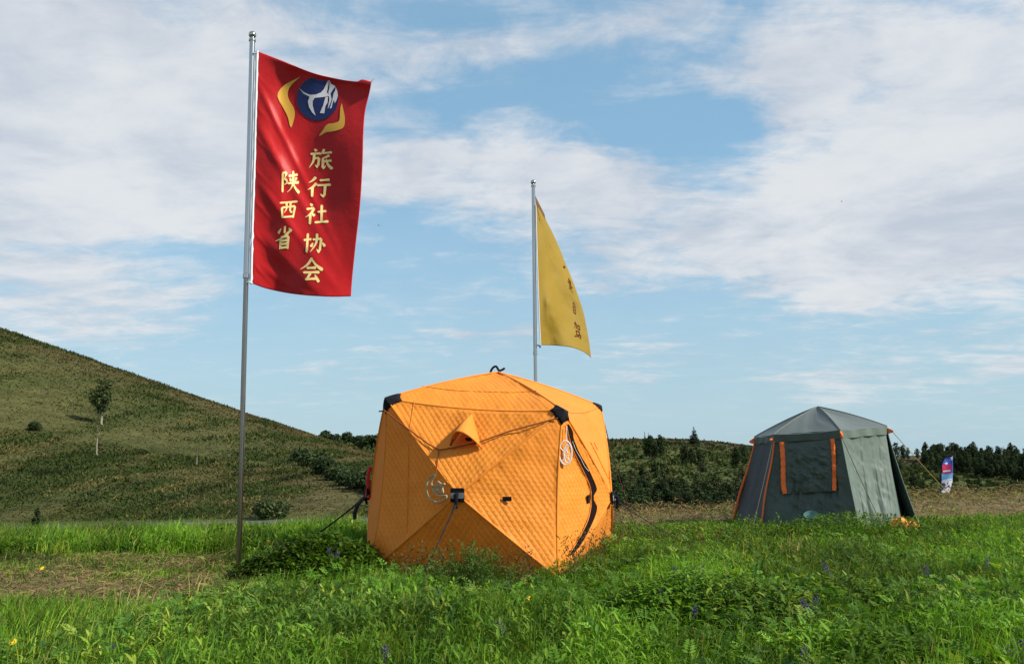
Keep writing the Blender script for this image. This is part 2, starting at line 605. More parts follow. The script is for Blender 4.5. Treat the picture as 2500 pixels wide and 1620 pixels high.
def bow_of(kind, A, B):
    mid = (A + B) / 2
    out = (mid - CEN)
    if kind == 'corner': o = Vector((out.x, out.y, 0)).normalized(); return -o * 0.055
    if kind == 'top': o = Vector((out.x, out.y, 0)).normalized(); return Vector((0, 0, -0.055)) - o * 0.02
    if kind == 'base': o = Vector((out.x, out.y, 0)).normalized(); return o * 0.03
    if kind == 'ridge': return Vector((0, 0, 0.030))
    if kind == 'pole': return out.normalized() * 0.022
    return Vector((0, 0, 0))


def facet_points(A, B, C, kab, kac, kbc, sag, ns, nt):
    s = np.linspace(0, 1, ns + 1)[None, :, None]; t = np.linspace(0, 1, nt + 1)[:, None, None]
    a, b, c = np3(A), np3(B), np3(C)
    ab = np3(bow_of(kab, A, B)); ac = np3(bow_of(kac, A, C)); bc = np3(bow_of(kbc, B, C))
    E = a * (1 - s) + b * s + ab * 4 * s * (1 - s)
    P = E * (1 - t) + c * t + ((1 - s) * ac + s * bc) * 4 * t * (1 - t)
    n = np.cross(b - a, c - a); n /= np.linalg.norm(n)
    if np.dot(n, (a + b + c) / 3 - np3(CEN)) < 0: n = -n
    P = P - n * sag * 27 * s * (1 - s) * t * (1 - t) ** 2 * 0.55
    return P, n


SURF_PTS = {}


def facet(name, A, B, C, kab, kac, kbc, hdir, sag=0.02, res=0.0115, fine=True, key=None, quilt=0.0115, seed=0):
    L = (B - A).length; Hh = ((A + B) / 2 - C).length
    ns = int(L / res) if fine else 12
    nt = int(Hh / res) if fine else 8
    P, n = facet_points(A, B, C, kab, kac, kbc, sag, ns, nt)
    h = np3(hdir.normalized()); h = h - n * np.dot(h, n); h /= np.linalg.norm(h)
    w = np.cross(n, h)
    rel = P - np3(A)
    u = rel @ h; v = rel @ w
    if fine:
        uw = u + 0.012 * (vnoise(u * 4 + 3, v * 4, 5 + seed) - 0.5); vw = v + 0.012 * (vnoise(u * 4, v * 4 + 9, 6 + seed) - 0.5)
        p = uw / 0.066 + vw / 0.092; q = uw / 0.066 - vw / 0.092
        hq = (np.abs(np.sin(np.pi * p)) * np.abs(np.sin(np.pi * q)) + 1e-6) ** 0.38 * (0.62 + 0.38 * np.sqrt(np.abs(np.sin(np.pi * 2 * vw / 0.092))))
        edge = np.minimum(np.minimum(sstep(0, 0.05, np.linspace(0, 1, nt + 1))[:, None] + 0 * u, 1), sstep(0, 0.04, np.minimum(np.linspace(0, 1, ns + 1), 1 - np.linspace(0, 1, ns + 1)))[None, :] + 0 * u)
        dd = np.minimum(np.linspace(0, 1, nt + 1)[:, None] * Hh + 0 * u, np.minimum(np.linspace(0, 1, ns + 1), 1 - np.linspace(0, 1, ns + 1))[None, :] * L * (1 - np.linspace(0, 1, nt + 1)[:, None]))
        wr = 0.010 * np.exp(-dd / 0.07) * (fbm(u * 16, v * 16, 44 + seed, 2) - 0.5) * 2 + (fbm(u * 2.6 + 7, v * 2.6, 41 + seed, 3) - 0.5) * 0.048 + (fbm(u * 9 + v * 4, v * 5 - u * 3, 47 + seed, 2) - 0.5) * 0.008
        P = P + n * ((hq - 0.5) * quilt + wr)[..., None] * edge[..., None]
    ii = np.arange((ns + 1) * (nt + 1)).reshape(nt + 1, ns + 1)
    Q = np.stack([ii[:-1, :-1], ii[:-1, 1:], ii[1:, 1:], ii[1:, :-1]], -1).reshape(-1, 4)
    # orient outward
    e = np.cross(P[0, 1] - P[0, 0], P[1, 0] - P[0, 0])
    if np.dot(e, n) < 0: Q = Q[:, ::-1]
    loc = np3(ORANGE.location)
    me = np_mesh(name, P.reshape(-1, 3) - loc, quads=Q, smooth=True, mat=M_orange)
    o = obj(name, me, ORANGE)
    if key: SURF_PTS[key] = P.reshape(-1, 3)
    return o


FH = BR - BL; RH = BRB - BR
# front wall
facet('wall_panel', TL, TR, HF, 'top', 'pole', 'pole', FH, 0.02, key='front_top', seed=1)
facet('wall_panel', BL, TL, HF, 'corner', 'pole', 'pole', FH, 0.02, key='front_left', seed=2)
facet('wall_panel', TR, BR, HF, 'corner', 'pole', 'pole', FH, 0.02, key='front_right', seed=3)
facet('wall_panel', BR, BL, HF, 'base', 'pole', 'pole', FH, 0.03, key='front_base', seed=4)
# right wall
facet('wall_panel', TR, TB, HR, 'top', 'pole', 'pole', RH, 0.01, key='right_top', seed=5, quilt=0.005)
facet('wall_panel', BR, TR, HR, 'corner', 'pole', 'pole', RH, -0.02, key='right_left', seed=6)
facet('wall_panel', TB, BRB, HR, 'corner', 'pole', 'pole', RH, 0.02, seed=7)
facet('wall_panel', BRB, BR, HR, 'base', 'pole', 'pole', RH, 0.03, key='right_base', seed=8)
# left and back walls
for (A, B, kk) in ((TK, TL, 'top'), (TL, BL, 'corner'), (BL, BK, 'base'), (BK, TK, 'corner')):
    facet('wall_panel', A, B, HL, kk, 'pole', 'pole', RH, 0.02, fine=False)
for (A, B, kk) in ((TB, TK, 'top'), (TK, BK, 'corner'), (BK, BRB, 'base'), (BRB, TB, 'corner')):
    facet('wall_panel', A, B, HB, kk, 'pole', 'pole', FH, 0.02, fine=False)
# roof
facet('roof_panel', TL, TR, AP, 'top', 'ridge', 'ridge', FH, -0.02, key='roof_front', seed=9, quilt=0.009)
facet('roof_panel', TR, TB, AP, 'top', 'ridge', 'ridge', RH, -0.02, key='roof_right', seed=10, quilt=0.006)
facet('roof_panel', TB, TK, AP, 'top', 'ridge', 'ridge', FH, -0.02, fine=False)
facet('roof_panel', TK, TL, AP, 'top', 'ridge', 'ridge', RH, -0.02, fine=False)


def seam(A, B, kind, r=0.011, mat=None, name='seam', parent=None):
    parent = parent or ORANGE
    bow = bow_of(kind, A, B)
    pts = []
    for k in range(17):
        t = k / 16
        p = A.lerp(B, t) + bow * 4 * t * (1 - t)
        pts.append(p - parent.location)
    return MB().tube(pts, r, 7).build(name, mat or M_orange, parent)


for A, B, kk in ((TL, TR, 'top'), (TR, TB, 'top'), (TB, TK, 'top'), (TK, TL, 'top'), (BL, TL, 'corner'), (BR, TR, 'corner'), (BRB, TB, 'corner'), (BK, TK, 'corner')):
    seam(A, B, kk, 0.008, M_orange_seam)
for A in (TL, TR, TB, TK):
    seam(A, AP, 'ridge', 0.011)
for H, cs in ((HF, (TL, TR, BR, BL)), (HR, (TR, TB, BRB, BR)), (HL, (TL, TK, BK, BL)), (HB, (TB, TK, BK, BRB))):
    for c in cs:
        seam(H, c, 'pole', 0.012)


def local(p, root=None):
    return p - (root or ORANGE).location


# black caps on the top corners: thin shells folded over the corner
def corner_cap(V, spokes, name='corner_cap'):
    ring = []
    for (T, dist, kk) in spokes:
        t = dist / (T - V).length
        p = V.lerp(T, t) + bow_of(kk, V, T) * 4 * t * (1 - t)
        o = (V - CEN).normalized()
        ring.append(p + o * 0.013)
    tip = V + (V - CEN).normalized() * 0.022
    n = len(ring)
    vs = []; fs = []
    for lv in range(4):
        k = lv / 3
        for i in range(n):
            for j in range(4):
                a = ring[i].lerp(ring[(i + 1) % n], j / 4)
                # edges of the cap curve inward between spokes
                if lv == 3: a = a.lerp(tip, 0.10 * math.sin(math.pi * j / 4))
                vs.append(local(tip.lerp(a, k) + (V - CEN).normalized() * 0.018 * math.sin(math.pi * k) * (0.4)))
    m = n * 4
    for lv in range(3):
        for i in range(m):
            fs.append((lv * m + i, lv * m + (i + 1) % m, (lv + 1) * m + (i + 1) % m, (lv + 1) * m + i))
    o = MB().add(vs, fs)
    o = o.build(name, M_black, ORANGE)
    md = o.modifiers.new('thick', 'SOLIDIFY'); md.thickness = 0.006; md.offset = -1
    return o


def facet_pt(A, B, C, kab, s, t):
    e = A.lerp(B, s) + bow_of(kab, A, B) * 4 * s * (1 - s)
    return e.lerp(C, t)


corner_cap(TL, [(AP, 0.20, 'ridge'), (TR, 0.20, 'top'), (HF, 0.15, 'pole'), (BL, 0.19, 'corner'), (HL, 0.16, 'pole'), (TK, 0.2, 'top')])
corner_cap(TR, [(AP, 0.14, 'ridge'), (TB, 0.26, 'top'), (HR, 0.16, 'pole'), (BR, 0.17, 'corner'), (HF, 0.13, 'pole'), (TL, 0.15, 'top')])
corner_cap(TB, [(AP, 0.15, 'ridge'), (TK, 0.18, 'top'), (HB, 0.16, 'pole'), (BRB, 0.22, 'corner'), (HR, 0.13, 'pole'), (TR, 0.17, 'top')])
corner_cap(TK, [(AP, 0.15, 'ridge'), (TL, 0.18, 'top'), (HL, 0.16, 'pole'), (BK, 0.22, 'corner'), (HB, 0.13, 'pole'), (TB, 0.17, 'top')])


# hub plates on the wall centres, with pull strap
def hub_plate(H, nrm, up, size):
    nrm = nrm.normalized(); up = (up - nrm * up.dot(nrm)).normalized(); side = up.cross(nrm).normalized()
    c = local(H + nrm * 0.020)
    o = MB().box(c, side, up, nrm, size * 0.5, size * 0.5, 0.008, 0.012).build('hub_plate', M_black, ORANGE)
    b = MB().box(Vector((0, 0, 0)) + c + nrm * 0.011 - up * 0.004, side, up, nrm, size * 0.47, size * 0.20, 0.004, 0.006).build('webbing_band', M_grey_patch, o)
    k = MB().tube([c + nrm * 0.012 + up * 0.012, c + nrm * 0.05, c + nrm * 0.055 - up * 0.05, c + nrm * 0.03 - up * 0.13], [0.022, 0.026, 0.020, 0.013], 8).build('pull_loop', M_black, o)
    return o


hub_plate(HF, Vector((-0.20, -1, 0.05)), Vector((0, 0, 1)), 0.145)
hub_plate(HR, Vector((1, -0.35, 0.05)), Vector((0, 0, 1)), 0.145)
hub_plate(HL, Vector((-1, 0.3, 0.05)), Vector((0, 0, 1)), 0.145)

S_ft = Surf(SURF_PTS['front_top']); S_fl = Surf(SURF_PTS['front_left']); S_fr = Surf(SURF_PTS['front_right'])
S_rl = Surf(SURF_PTS['right_left']); S_rt = Surf(SURF_PTS['right_top'])
S_front = Surf(np.concatenate([SURF_PTS[k] for k in ('front_top', 'front_left', 'front_right', 'front_base')]))
S_roof = Surf(SURF_PTS['roof_front'])


# black rectangular tabs (front wall and door)
def tab(surf, px, py, w, h, e1, up=Vector((0, 0, 1))):
    c = surf.on(px, py, 0.030)
    n = e1.cross(up).normalized()
    MB().box(local(c), e1.normalized(), up, n, w / 2, h / 2, 0.006, 0.004).build('fabric_tab', M_black, ORANGE)


tab(S_fr, 1238, 1217, 0.092, 0.046, (FH.normalized() + RH.normalized() * 0.1))
tab(S_rl, 1437, 1217, 0.085, 0.085, RH)

# door on the right wall: curved zip opening, the shade inside drawn as a dark band, orange rolled edges
def z7(x, y): return 1320 + x / 3.673, 960 + y / 3.673
DL = [(238, 275), (250, 350), (285, 480), (340, 600), (400, 720), (450, 840), (458, 940), (455, 1020), (430, 1130), (380, 1240), (330, 1330), (262, 1440)]
DR = [(246, 275), (282, 340), (292, 410), (345, 540), (392, 620), (440, 710), (497, 850), (480, 900), (468, 945), (500, 1020), (480, 1110), (430, 1220), (372, 1330), (292, 1440)]


def resample(pts, n):
    pts = np.array(pts, float)
    # Catmull-Rom then arc length
    P = np.vstack([2 * pts[0] - pts[1], pts, 2 * pts[-1] - pts[-2]])
    out = []
    for i in range(1, len(P) - 2):
        for t in np.linspace(0, 1, 14, endpoint=False):
            a, b, c, d = P[i - 1], P[i], P[i + 1], P[i + 2]
            out.append(0.5 * ((2 * b) + (c - a) * t + (2 * a - 5 * b + 4 * c - d) * t * t + (3 * b - a - 3 * c + d) * t ** 3))
    out.append(pts[-1]); out = np.array(out)
    s = np.concatenate([[0], np.cumsum(np.linalg.norm(np.diff(out, axis=0), axis=1))])
    u = np.linspace(0, s[-1], n)
    return np.stack([np.interp(u, s, out[:, k]) for k in range(out.shape[1])], -1)


nd = 48
dl = [S_rl.on(*z7(p[0] - 5, p[1]), 0.02) for p in resample(DL, nd)]
dr = [S_rl.on(*z7(p[0] + 7, p[1]), 0.02) for p in resample(DR, nd)]
mb = MB(); vs = []; fs = []
for i in range(nd):
    vs += [local(dl[i]), local(dr[i])]
for i in range(nd - 1):
    fs.append((2 * i, 2 * i + 1, 2 * i + 3, 2 * i + 2))
band = mb.add(vs, fs).build('door_gap_shade', M_black_gap, ORANGE)
MB().tube([local(p + (EYE - p).normalized() * 0.012) for p in dl], 0.0045, 7).build('door_edge', M_orange, ORANGE)
MB().tube([local(p + (EYE - p).normalized() * 0.008) for p in dr], 0.004, 7).build('door_edge', M_orange, ORANGE)
ZP = [(286, 430), (318, 510), (362, 585), (372, 610), (400, 660), (432, 695)]
MB().tube([local(S_rl.on(*z7(*p), 0.035)) for p in resample(ZP, 20)], 0.0035, 6).build('zip_pull_cord', M_white_plastic, ORANGE)
# stitched slits on the bright right panel
for pa in ([(448, 435), (520, 580), (600, 745), (628, 800)], [(480, 438), (500, 480), (512, 505)]):
    MB().tube([local(S_rt.on(*z7(*p), 0.012)) for p in resample(pa, 14)], [0.006] * 13 + [0.002], 6).build('stitched_slit', M_orange_seam, ORANGE)

# vent hood on the front
def z6(x, y): return 880 + x / 4.819, 920 + y / 4.819
va = S_ft.on(*z6(1312, 425), 0.012)
vl = S_ft.on(*z6(1062, 805), 0.02); vr = S_ft.on(*z6(1432, 838), 0.02)
out = Vector((-0.22, -0.95, 0.25)).normalized()
vs = []; nsx, nty = 20, 14
for j in range(nty + 1):
    t = j / nty
    for i in range(nsx + 1):
        s = i / nsx
        base = vl.lerp(vr, s)
        arch = math.sin(math.pi * s) ** 0.75
        rim = base + out * (0.15 * arch) + Vector((0, 0, 0.125 * arch)) + (vl - vr) * 0.10 * arch
        p = va.lerp(rim, t)
        p += out * 0.03 * math.sin(math.pi * t) * arch
        q1 = math.sin(2 * math.pi * (s * 3.5 + t * 3)) * math.sin(2 * math.pi * (s * 3.5 - t * 3))
        vs.append(local(p + out * 0.004 * q1))
fs = [(j * (nsx + 1) + i, j * (nsx + 1) + i + 1, (j + 1) * (nsx + 1) + i + 1, (j + 1) * (nsx + 1) + i) for j in range(nty) for i in range(nsx)]
hood = MB().add(vs, fs).build('vent_hood', M_orange, ORANGE, angle=3)
md = hood.modifiers.new('thick', 'SOLIDIFY'); md.thickness = 0.01
tb = vl.lerp(vr, 0.62) + out * 0.055 + Vector((0, 0, 0.07))
MB().box(local(tb), FH.normalized(), Vector((0, 0, 1)), out, 0.03, 0.012, 0.03, 0.004).build('vent_prop', M_black, ORANGE)
MB().tube([local(vl + out * 0.02), local(vl.lerp(vr, 0.12) + out * 0.05 + Vector((0, 0, 0.06)))], 0.010, 6).build('vent_trim', M_cord, ORANGE)

# sewn lines on roof and front
for surf, pa in ((S_roof, [z6(720, 105), z6(1100, 155), z6(1500, 172), (1255, 957), (1310, 953)]),
                 (S_ft, [z6(632, 285), z6(610, 430), z6(585, 580), z6(566, 690)]),
                 (S_fl, [z6(566, 780), z6(566, 1000), z6(560, 1250), (995, 1250), (993, 1300)])):
    MB().tube([local(surf.on(p[0], p[1], 0.006)) for p in resample(pa, 30)], 0.004, 5).build('stitch_line', M_orange_seam, ORANGE)

# top loop
ap = local(AP) + Vector((0, 0, 0.02))
ex = FH.normalized()
pts = [ap + ex * x + Vector((0, 0, z)) for x, z in ((-0.10, -0.03), (-0.085, 0.01), (-0.055, 0.045), (-0.025, 0.052), (-0.01, 0.035), (0.005, 0.008), (0.025, 0.0), (0.05, 0.006), (0.075, 0.02), (0.085, 0.028))]
vs = resample([tuple(p) for p in pts], 40)
MB().tube([Vector(p) for p in vs], 0.014, 7).build('top_loop', M_black, ORANGE)

# red rolled strap by the left hub
pts = [HL + Vector((0.00, -0.05, 0.34)), HL + Vector((-0.03, -0.04, 0.22)), HL + Vector((-0.035, -0.03, 0.08)), HL + Vector((-0.05, -0.02, -0.02)), HL + Vector((0.0, -0.08, -0.03))]
MB().tube([local(Vector(p)) for p in resample([tuple(p) for p in pts], 24)], 0.022, 8).build('rolled_strap', M_red_strap, ORANGE)
MB().tube([local(TL + Vector((-0.02, 0, -0.14))), local(TL + Vector((-0.085, 0, -0.145)))], 0.007, 6).build('pole_tip', M_black, ORANGE)


def sag_line(A, B, sag, n=24):
    return [A.lerp(B, k / n) + Vector((0, 0, -sag * 4 * (k / n) * (1 - k / n))) for k in range(n + 1)]


def guy(A, B, r, mat, root, sag=0.02, thick_top=0.0, peg=True):
    pts = [p - root.location for p in sag_line(A, B, sag)]
    rr = [r + thick_top * max(0, 1 - i / 4.0) for i in range(len(pts))]
    o = MB().tube(pts, rr, 6).build('guy_rope', mat, root)
    if peg:
        b = B - root.location
        d = (B - A); d.z = 0; d.normalize()
        MB().tube([b + Vector((0, 0, 0.06)) + d * 0.02, b + Vector((0, 0, -0.15)) - d * 0.05], [0.009, 0.005], 6).build('peg', M_rope_black, o)
    return o


g0 = at(1030, 1396, 7.95); g0.z = gz(g0.x, g0.y) + 0.05
guy(HF + Vector((-0.02, -0.07, -0.09)), g0, 0.008, M_rope_black, ORANGE, thick_top=0.008)
g1 = at(735, 1318, 11.0); g1.z = gz(g1.x, g1.y) + 0.04
guy(HL + Vector((-0.05, 0, -0.02)), g1, 0.011, M_rope_black, ORANGE, thick_top=0.022)
MB().tube([local(HL + Vector(p)) for p in ((-0.06, -0.02, -0.03), (-0.16, -0.0, -0.13), (-0.20, 0, -0.22), (-0.20, 0.0, -0.30))], [0.012, 0.02, 0.026, 0.02], 7).build('rope_bundle', M_rope_black, ORANGE)
g2 = at(1690, 1322, 9.9); g2.z = gz(g2.x, g2.y) + 0.04
guy(HR + Vector((0.05, -0.02, -0.03)), g2, 0.006, M_rope_black, ORANGE)
g3 = at(1556, 1262, 12.6); g3.z = gz(g3.x, g3.y) + 0.04
guy(TB + Vector((0.02, 0, -0.12)), g3, 0.007, M_rope_brown, ORANGE, sag=0.12)

# cord strung across the front, with hanging ornaments
cA = TL + Vector((0.03, -0.03, -0.17)); cV = S_ft.on(*z6(925, 858), 0.03); cB = S_ft.on(1362, 1020, 0.03)
pts = [S_ft.on(*z6(270, 385), 0.03), S_ft.on(*z6(420, 505), 0.03), S_ft.on(*z6(640, 670), 0.03), S_ft.on(*z6(800, 785), 0.03), cV,
       S_ft.on(*z6(1120, 825), 0.035), S_ft.on(*z6(1380, 770), 0.05), S_ft.on(1240, 1053, 0.03), S_ft.on(1310, 1034, 0.03), cB]
cord = empty('hanging_cord', cV)
tag(cord, 'thin brown cord strung in a shallow V across the orange tent front', 'cord')
MB().tube([p - cV for p in pts], 0.008, 6).build('cord_line', M_cord, cord)
d1 = S_fl.on(*z6(888, 1140), 0.05)
MB().tube([Vector((0, 0, 0)), (d1 - cV) * 0.5, d1 - cV], 0.006, 6).build('drop_line', M_cord, cord)

moon = empty('moon_ornament', d1)
tag(moon, 'tubular crescent moon and star ornament hanging beside the front hub of the orange tent', 'ornament')
c0 = S_fl.on(*z6(900, 1310), 0.06)
mpx = [z6(*p) for p in ((888, 1140), (835, 1170), (795, 1225), (775, 1300), (790, 1380), (830, 1440), (890, 1468), (950, 1462), (1005, 1425), (1015, 1400), (1000, 1392), (940, 1400), (895, 1380),
       (860, 1345), (848, 1300), (862, 1278), (885, 1300), (905, 1345), (950, 1358), (975, 1352), (965, 1300), (992, 1255), (955, 1258), (910, 1228), (900, 1275), (860, 1278), (838, 1260), (842, 1215), (868, 1170), (888, 1140))]
P = [S_front.on(px, py, 0.075) for px, py in mpx]
MB().tube([Vector(p) - d1 for p in resample([tuple(p) for p in P], 150)], 0.0095, 7, cap=False).build('moon_tube', M_led, moon)
spx = [z6(*p) for p in ((905, 1285), (935, 1272), (962, 1290), (945, 1312), (950, 1340), (922, 1328), (895, 1335), (905, 1310), (905, 1285))]
MB().tube([S_front.on(px, py, 0.075) - d1 for px, py in spx], 0.0085, 6, cap=False).build('star_tube', M_led, moon)

d2 = S_rl.on(*z7(232, 290), 0.05)
web = empty('white_ornament', d2)
tag(web, 'small round white filigree ornament hanging by the door corner of the orange tent', 'ornament')
e2 = S_rl.on(*z7(232, 430), 0.07)
MB().tube([Vector((0, 0, 0)), e2 - d2], 0.005, 6).build('drop_line', M_white_plastic, web)
c2 = z7(222, 530)
yv = e2.y
def wp(dx, dy): return at(c2[0] + dx * 15.5, c2[1] + dy * 29, yv) - d2
ring = [wp(math.sin(a), -math.cos(a)) for a in np.linspace(0, 2 * math.pi, 40)]
MB().tube(ring, 0.008, 6, cap=False).build('ornament_ring', M_white_plastic, web)
ring = [wp(0.32 + 0.55 * math.sin(a), 0.1 - 0.75 * math.cos(a)) for a in np.linspace(math.pi * 0.95, 2.1 * math.pi, 30)]
MB().tube(ring, 0.007, 6).build('crescent_tube', M_white_plastic, web)
star = [wp(0.12 + (0.55 if k % 2 == 0 else 0.25) * math.sin(k * math.pi / 5), 0.15 - (0.45 if k % 2 == 0 else 0.2) * math.cos(k * math.pi / 5)) for k in range(11)]
MB().tube(star, 0.007, 6, cap=False).build('star_tube', M_white_plastic, web)
for a0 in (0.6, 2.2, 3.6, 5.0):
    MB().tube([wp(0.3 * math.sin(a0), -0.3 * math.cos(a0)), wp(0.97 * math.sin(a0 + 0.2), -0.97 * math.cos(a0 + 0.2))], 0.006, 6).build('spoke', M_white_plastic, web)

# ------------------------------------------------------------------ grey-green hexagon tent
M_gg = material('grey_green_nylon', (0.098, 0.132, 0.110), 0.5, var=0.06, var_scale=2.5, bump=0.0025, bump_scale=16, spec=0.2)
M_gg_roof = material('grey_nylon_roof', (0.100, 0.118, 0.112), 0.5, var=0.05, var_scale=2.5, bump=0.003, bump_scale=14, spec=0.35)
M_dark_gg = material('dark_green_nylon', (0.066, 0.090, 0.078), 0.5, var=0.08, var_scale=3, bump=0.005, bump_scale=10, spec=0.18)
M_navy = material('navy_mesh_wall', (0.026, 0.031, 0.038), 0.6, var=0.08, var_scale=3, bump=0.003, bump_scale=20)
M_tape = material('orange_tape', (0.85, 0.16, 0.025), 0.55)
M_cyan = material('pale_blue_print', (0.11, 0.25, 0.27), 0.6)

YC = 13.4
ang = [144, 204, 264, 324, 24, 84]
def yy(a, r): return YC + r * math.sin(math.radians(a))
e0 = at(1846, 1066, yy(144, 1.12)); e1 = at(1892, 1060, yy(204, 1.12)); e2_ = at(2049, 1049, yy(264, 1.12)); e3 = at(2160, 1040, yy(324, 1.12))
pk = at(1996, 992, YC)
gc = Vector((at(2004, 1200, YC).x, YC, 0))
e4 = gc + Vector((1.0, 0.46, 0)) ; e4.z = e3.z
e5 = gc + Vector((0.1, 1.1, 0)); e5.z = e3.z
b0 = at(1792, 1272, yy(144, 1.58)); b1 = at(1861, 1278, yy(204, 1.58)); b2 = at(2099, 1296, yy(264, 1.58))
bC = at(2200, 1288, 12.25); bV = at(2212, 1284, 13.1); b3 = at(2243, 1286, 12.45)
b4 = gc + Vector((1.55, 0.9, 0)); b5 = gc + Vector((0.15, 1.6, 0))
for p in (b4, b5): p.z = gz(p.x, p.y)
GREY = empty('grey_tent', Vector((gc.x, gc.y, gz(gc.x, gc.y))))
tag(GREY, 'grey green hexagonal cabin tent with orange trim standing right of the orange tent', 'tent')
GL = GREY.location
GC = gc + Vector((0, 0, 1.0))


def cloth_quad(name, A, B, C, D, mat, folds=0.02, nf=5, sag=0.05, ns=60, nt=50, seed=0, topfix=True, key=None, bulge=None):
    """A,B top edge; D,C bottom edge (A above D)"""
    s = np.linspace(0, 1, ns + 1)[None, :, None]; t = np.linspace(0, 1, nt + 1)[:, None, None]
    a, b, c, d = map(np3, (A, B, C, D))
    P = (a * (1 - s) + b * s) * (1 - t) + (d * (1 - s) + c * s) * t
    n = np.cross(b - a, d - a); n /= np.linalg.norm(n)
    if np.dot(n, (a + b + c + d) / 4 - np3(GC)) < 0: n = -n
    if bulge is not None: n = np3(bulge)
    S = s[..., 0]; T = t[..., 0]
    w = -sag * 4 * T * (1 - T) * (0.5 + 0.5 * np.sin(np.pi * S))
    ph = vnoise(S * nf * 1.0 + T * 1.2, T * 1.5 + 0 * S, 60 + seed)
    fold = (fbm(S * nf * 2 + T * 0.8, T * 0.9 + 5 + 0 * S, 61 + seed, 3) - 0.5) * 2
    diag = (fbm(S * 5 + T * 4, T * 9 - S * 7, 63 + seed, 3) - 0.5) * 2
    w = w + folds * fold * (0.25 + 0.75 * T) + folds * (0.22 if nf > 5 else 0.5) * diag * np.sin(np.pi * T) ** 0.5
    ed = np.minimum(1, 6 * np.minimum(S, 1 - S) + 0.15) * np.minimum(1, T * 8 + 0.05)
    P = P + n * (w * ed)[..., None]
    ii = np.arange((ns + 1) * (nt + 1)).reshape(nt + 1, ns + 1)
    Q = np.stack([ii[:-1, :-1], ii[:-1, 1:], ii[1:, 1:], ii[1:, :-1]], -1).reshape(-1, 4)
    e = np.cross(P[0, 1] - P[0, 0], P[1, 0] - P[0, 0])
    if np.dot(e, n) < 0: Q = Q[:, ::-1]
    me = np_mesh(name, P.reshape(-1, 3) - np3(GL), quads=Q, smooth=True, mat=mat)
    if key: SURF_PTS[key] = P.reshape(-1, 3)
    return obj(name, me, GREY)


def outv(p, k):
    o = p - GC; o.z = 0
    return p + o.normalized() * k


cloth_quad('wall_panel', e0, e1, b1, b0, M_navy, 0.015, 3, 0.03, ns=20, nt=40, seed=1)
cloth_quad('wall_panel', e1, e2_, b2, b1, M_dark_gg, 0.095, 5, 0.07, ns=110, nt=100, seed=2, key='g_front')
cloth_quad('wall_panel', e2_, e3, bC, b2, M_gg, 0.060, 6, 0.05, ns=90, nt=70, seed=3, key='g_right')
cloth_quad('wall_fold', e3 + Vector((0, 0.02, 0)), e3 + Vector((0.01, 0.12, 0)), bV, bC, M_gg, 0.0, 2, 0, ns=6, nt=30)
cloth_quad('wall_fold', e3 + Vector((0.01, 0.12, 0)), e3 + Vector((0.012, 0.0, -0.01)), b3, bV, M_gg, 0.03, 2, 0, ns=24, nt=60, seed=8)
cloth_quad('wall_panel', e3 + Vector((0.0, 0.03, 0)), e4, b4, b3, M_gg, 0.02, 3, 0.05, ns=20, nt=20)
cloth_quad('wall_panel', e4, e5, b5, b4, M_gg, 0.02, 3, 0.05, ns=12, nt=12)
cloth_quad('wall_panel', e5, e0, b0, b5, M_navy, 0.02, 3, 0.05, ns=12, nt=12)

# roof panels, slightly arched, and valances
ring = [e0, e1, e2_, e3, e4, e5]
for k in range(6):
    A = outv(ring[k], 0.035); B = outv(ring[(k + 1) % 6], 0.035)
    n = 24
    vs = []
    for j in range(n + 1):
        t = j / n
        for i in range(n + 1):
            s = i / n
            p = A.lerp(B, s).lerp(pk, t)
            arch = 0.028 * math.sin(math.pi * t) ** 0.8 * (1 - 1.3 * math.sin(math.pi * s))
            p = p + Vector((0, 0, arch)) + Vector((0, 0, -0.02 * math.sin(math.pi * s) * (1 - t)))
            wr = (float(vnoise(s * 4 + 9 * k, t * 5 + s * 6, 77)) - 0.5) * 0.022 * math.sin(math.pi * s) * (1 - t * 0.7)
            vs.append(p + Vector((0, 0, wr)) - GL)
    fs = [(j * (n + 1) + i, j * (n + 1) + i + 1, (j + 1) * (n + 1) + i + 1, (j + 1) * (n + 1) + i) for j in range(n) for i in range(n)]
    MB().add(vs, fs).build('roof_panel', M_gg_roof, GREY, angle=3)
    # ridge seam
    MB().tube([A.lerp(pk, t) + Vector((0, 0, 0.028 * math.sin(math.pi * t) ** 0.8 + 0.002)) - GL for t in np.linspace(0, 0.985, 16)], 0.009, 6).build('ridge_seam', M_gg_roof, GREY)
    # valance
    vs = []
    for j in range(5):
        for i in range(25):
            s = i / 24
            p = A.lerp(B, s) + Vector((0, 0, -0.02 * math.sin(math.pi * s)))
            d = 0.135 * (0.75 + 0.25 * abs(2 * s - 1)) + 0.02 * (float(vnoise(s * 5 + k * 7, 0.3, 79)) - 0.5)
            q = outv(p, 0.012 * j / 4 + 0.012 * math.sin(s * 21 + k) * j / 4) + Vector((0, 0, -d * j / 4))
            vs.append(q - GL)
    fs = [(j * 25 + i, j * 25 + i + 1, (j + 1) * 25 + i + 1, (j + 1) * 25 + i) for j in range(4) for i in range(24)]
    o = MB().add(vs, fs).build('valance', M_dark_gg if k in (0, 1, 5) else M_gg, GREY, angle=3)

S_gf = Surf(SURF_PTS['g_front']); S_gr = Surf(SURF_PTS['g_right'])
def z4(x, y): return 1740 + x / 3.1316, 960 + y / 3.1316


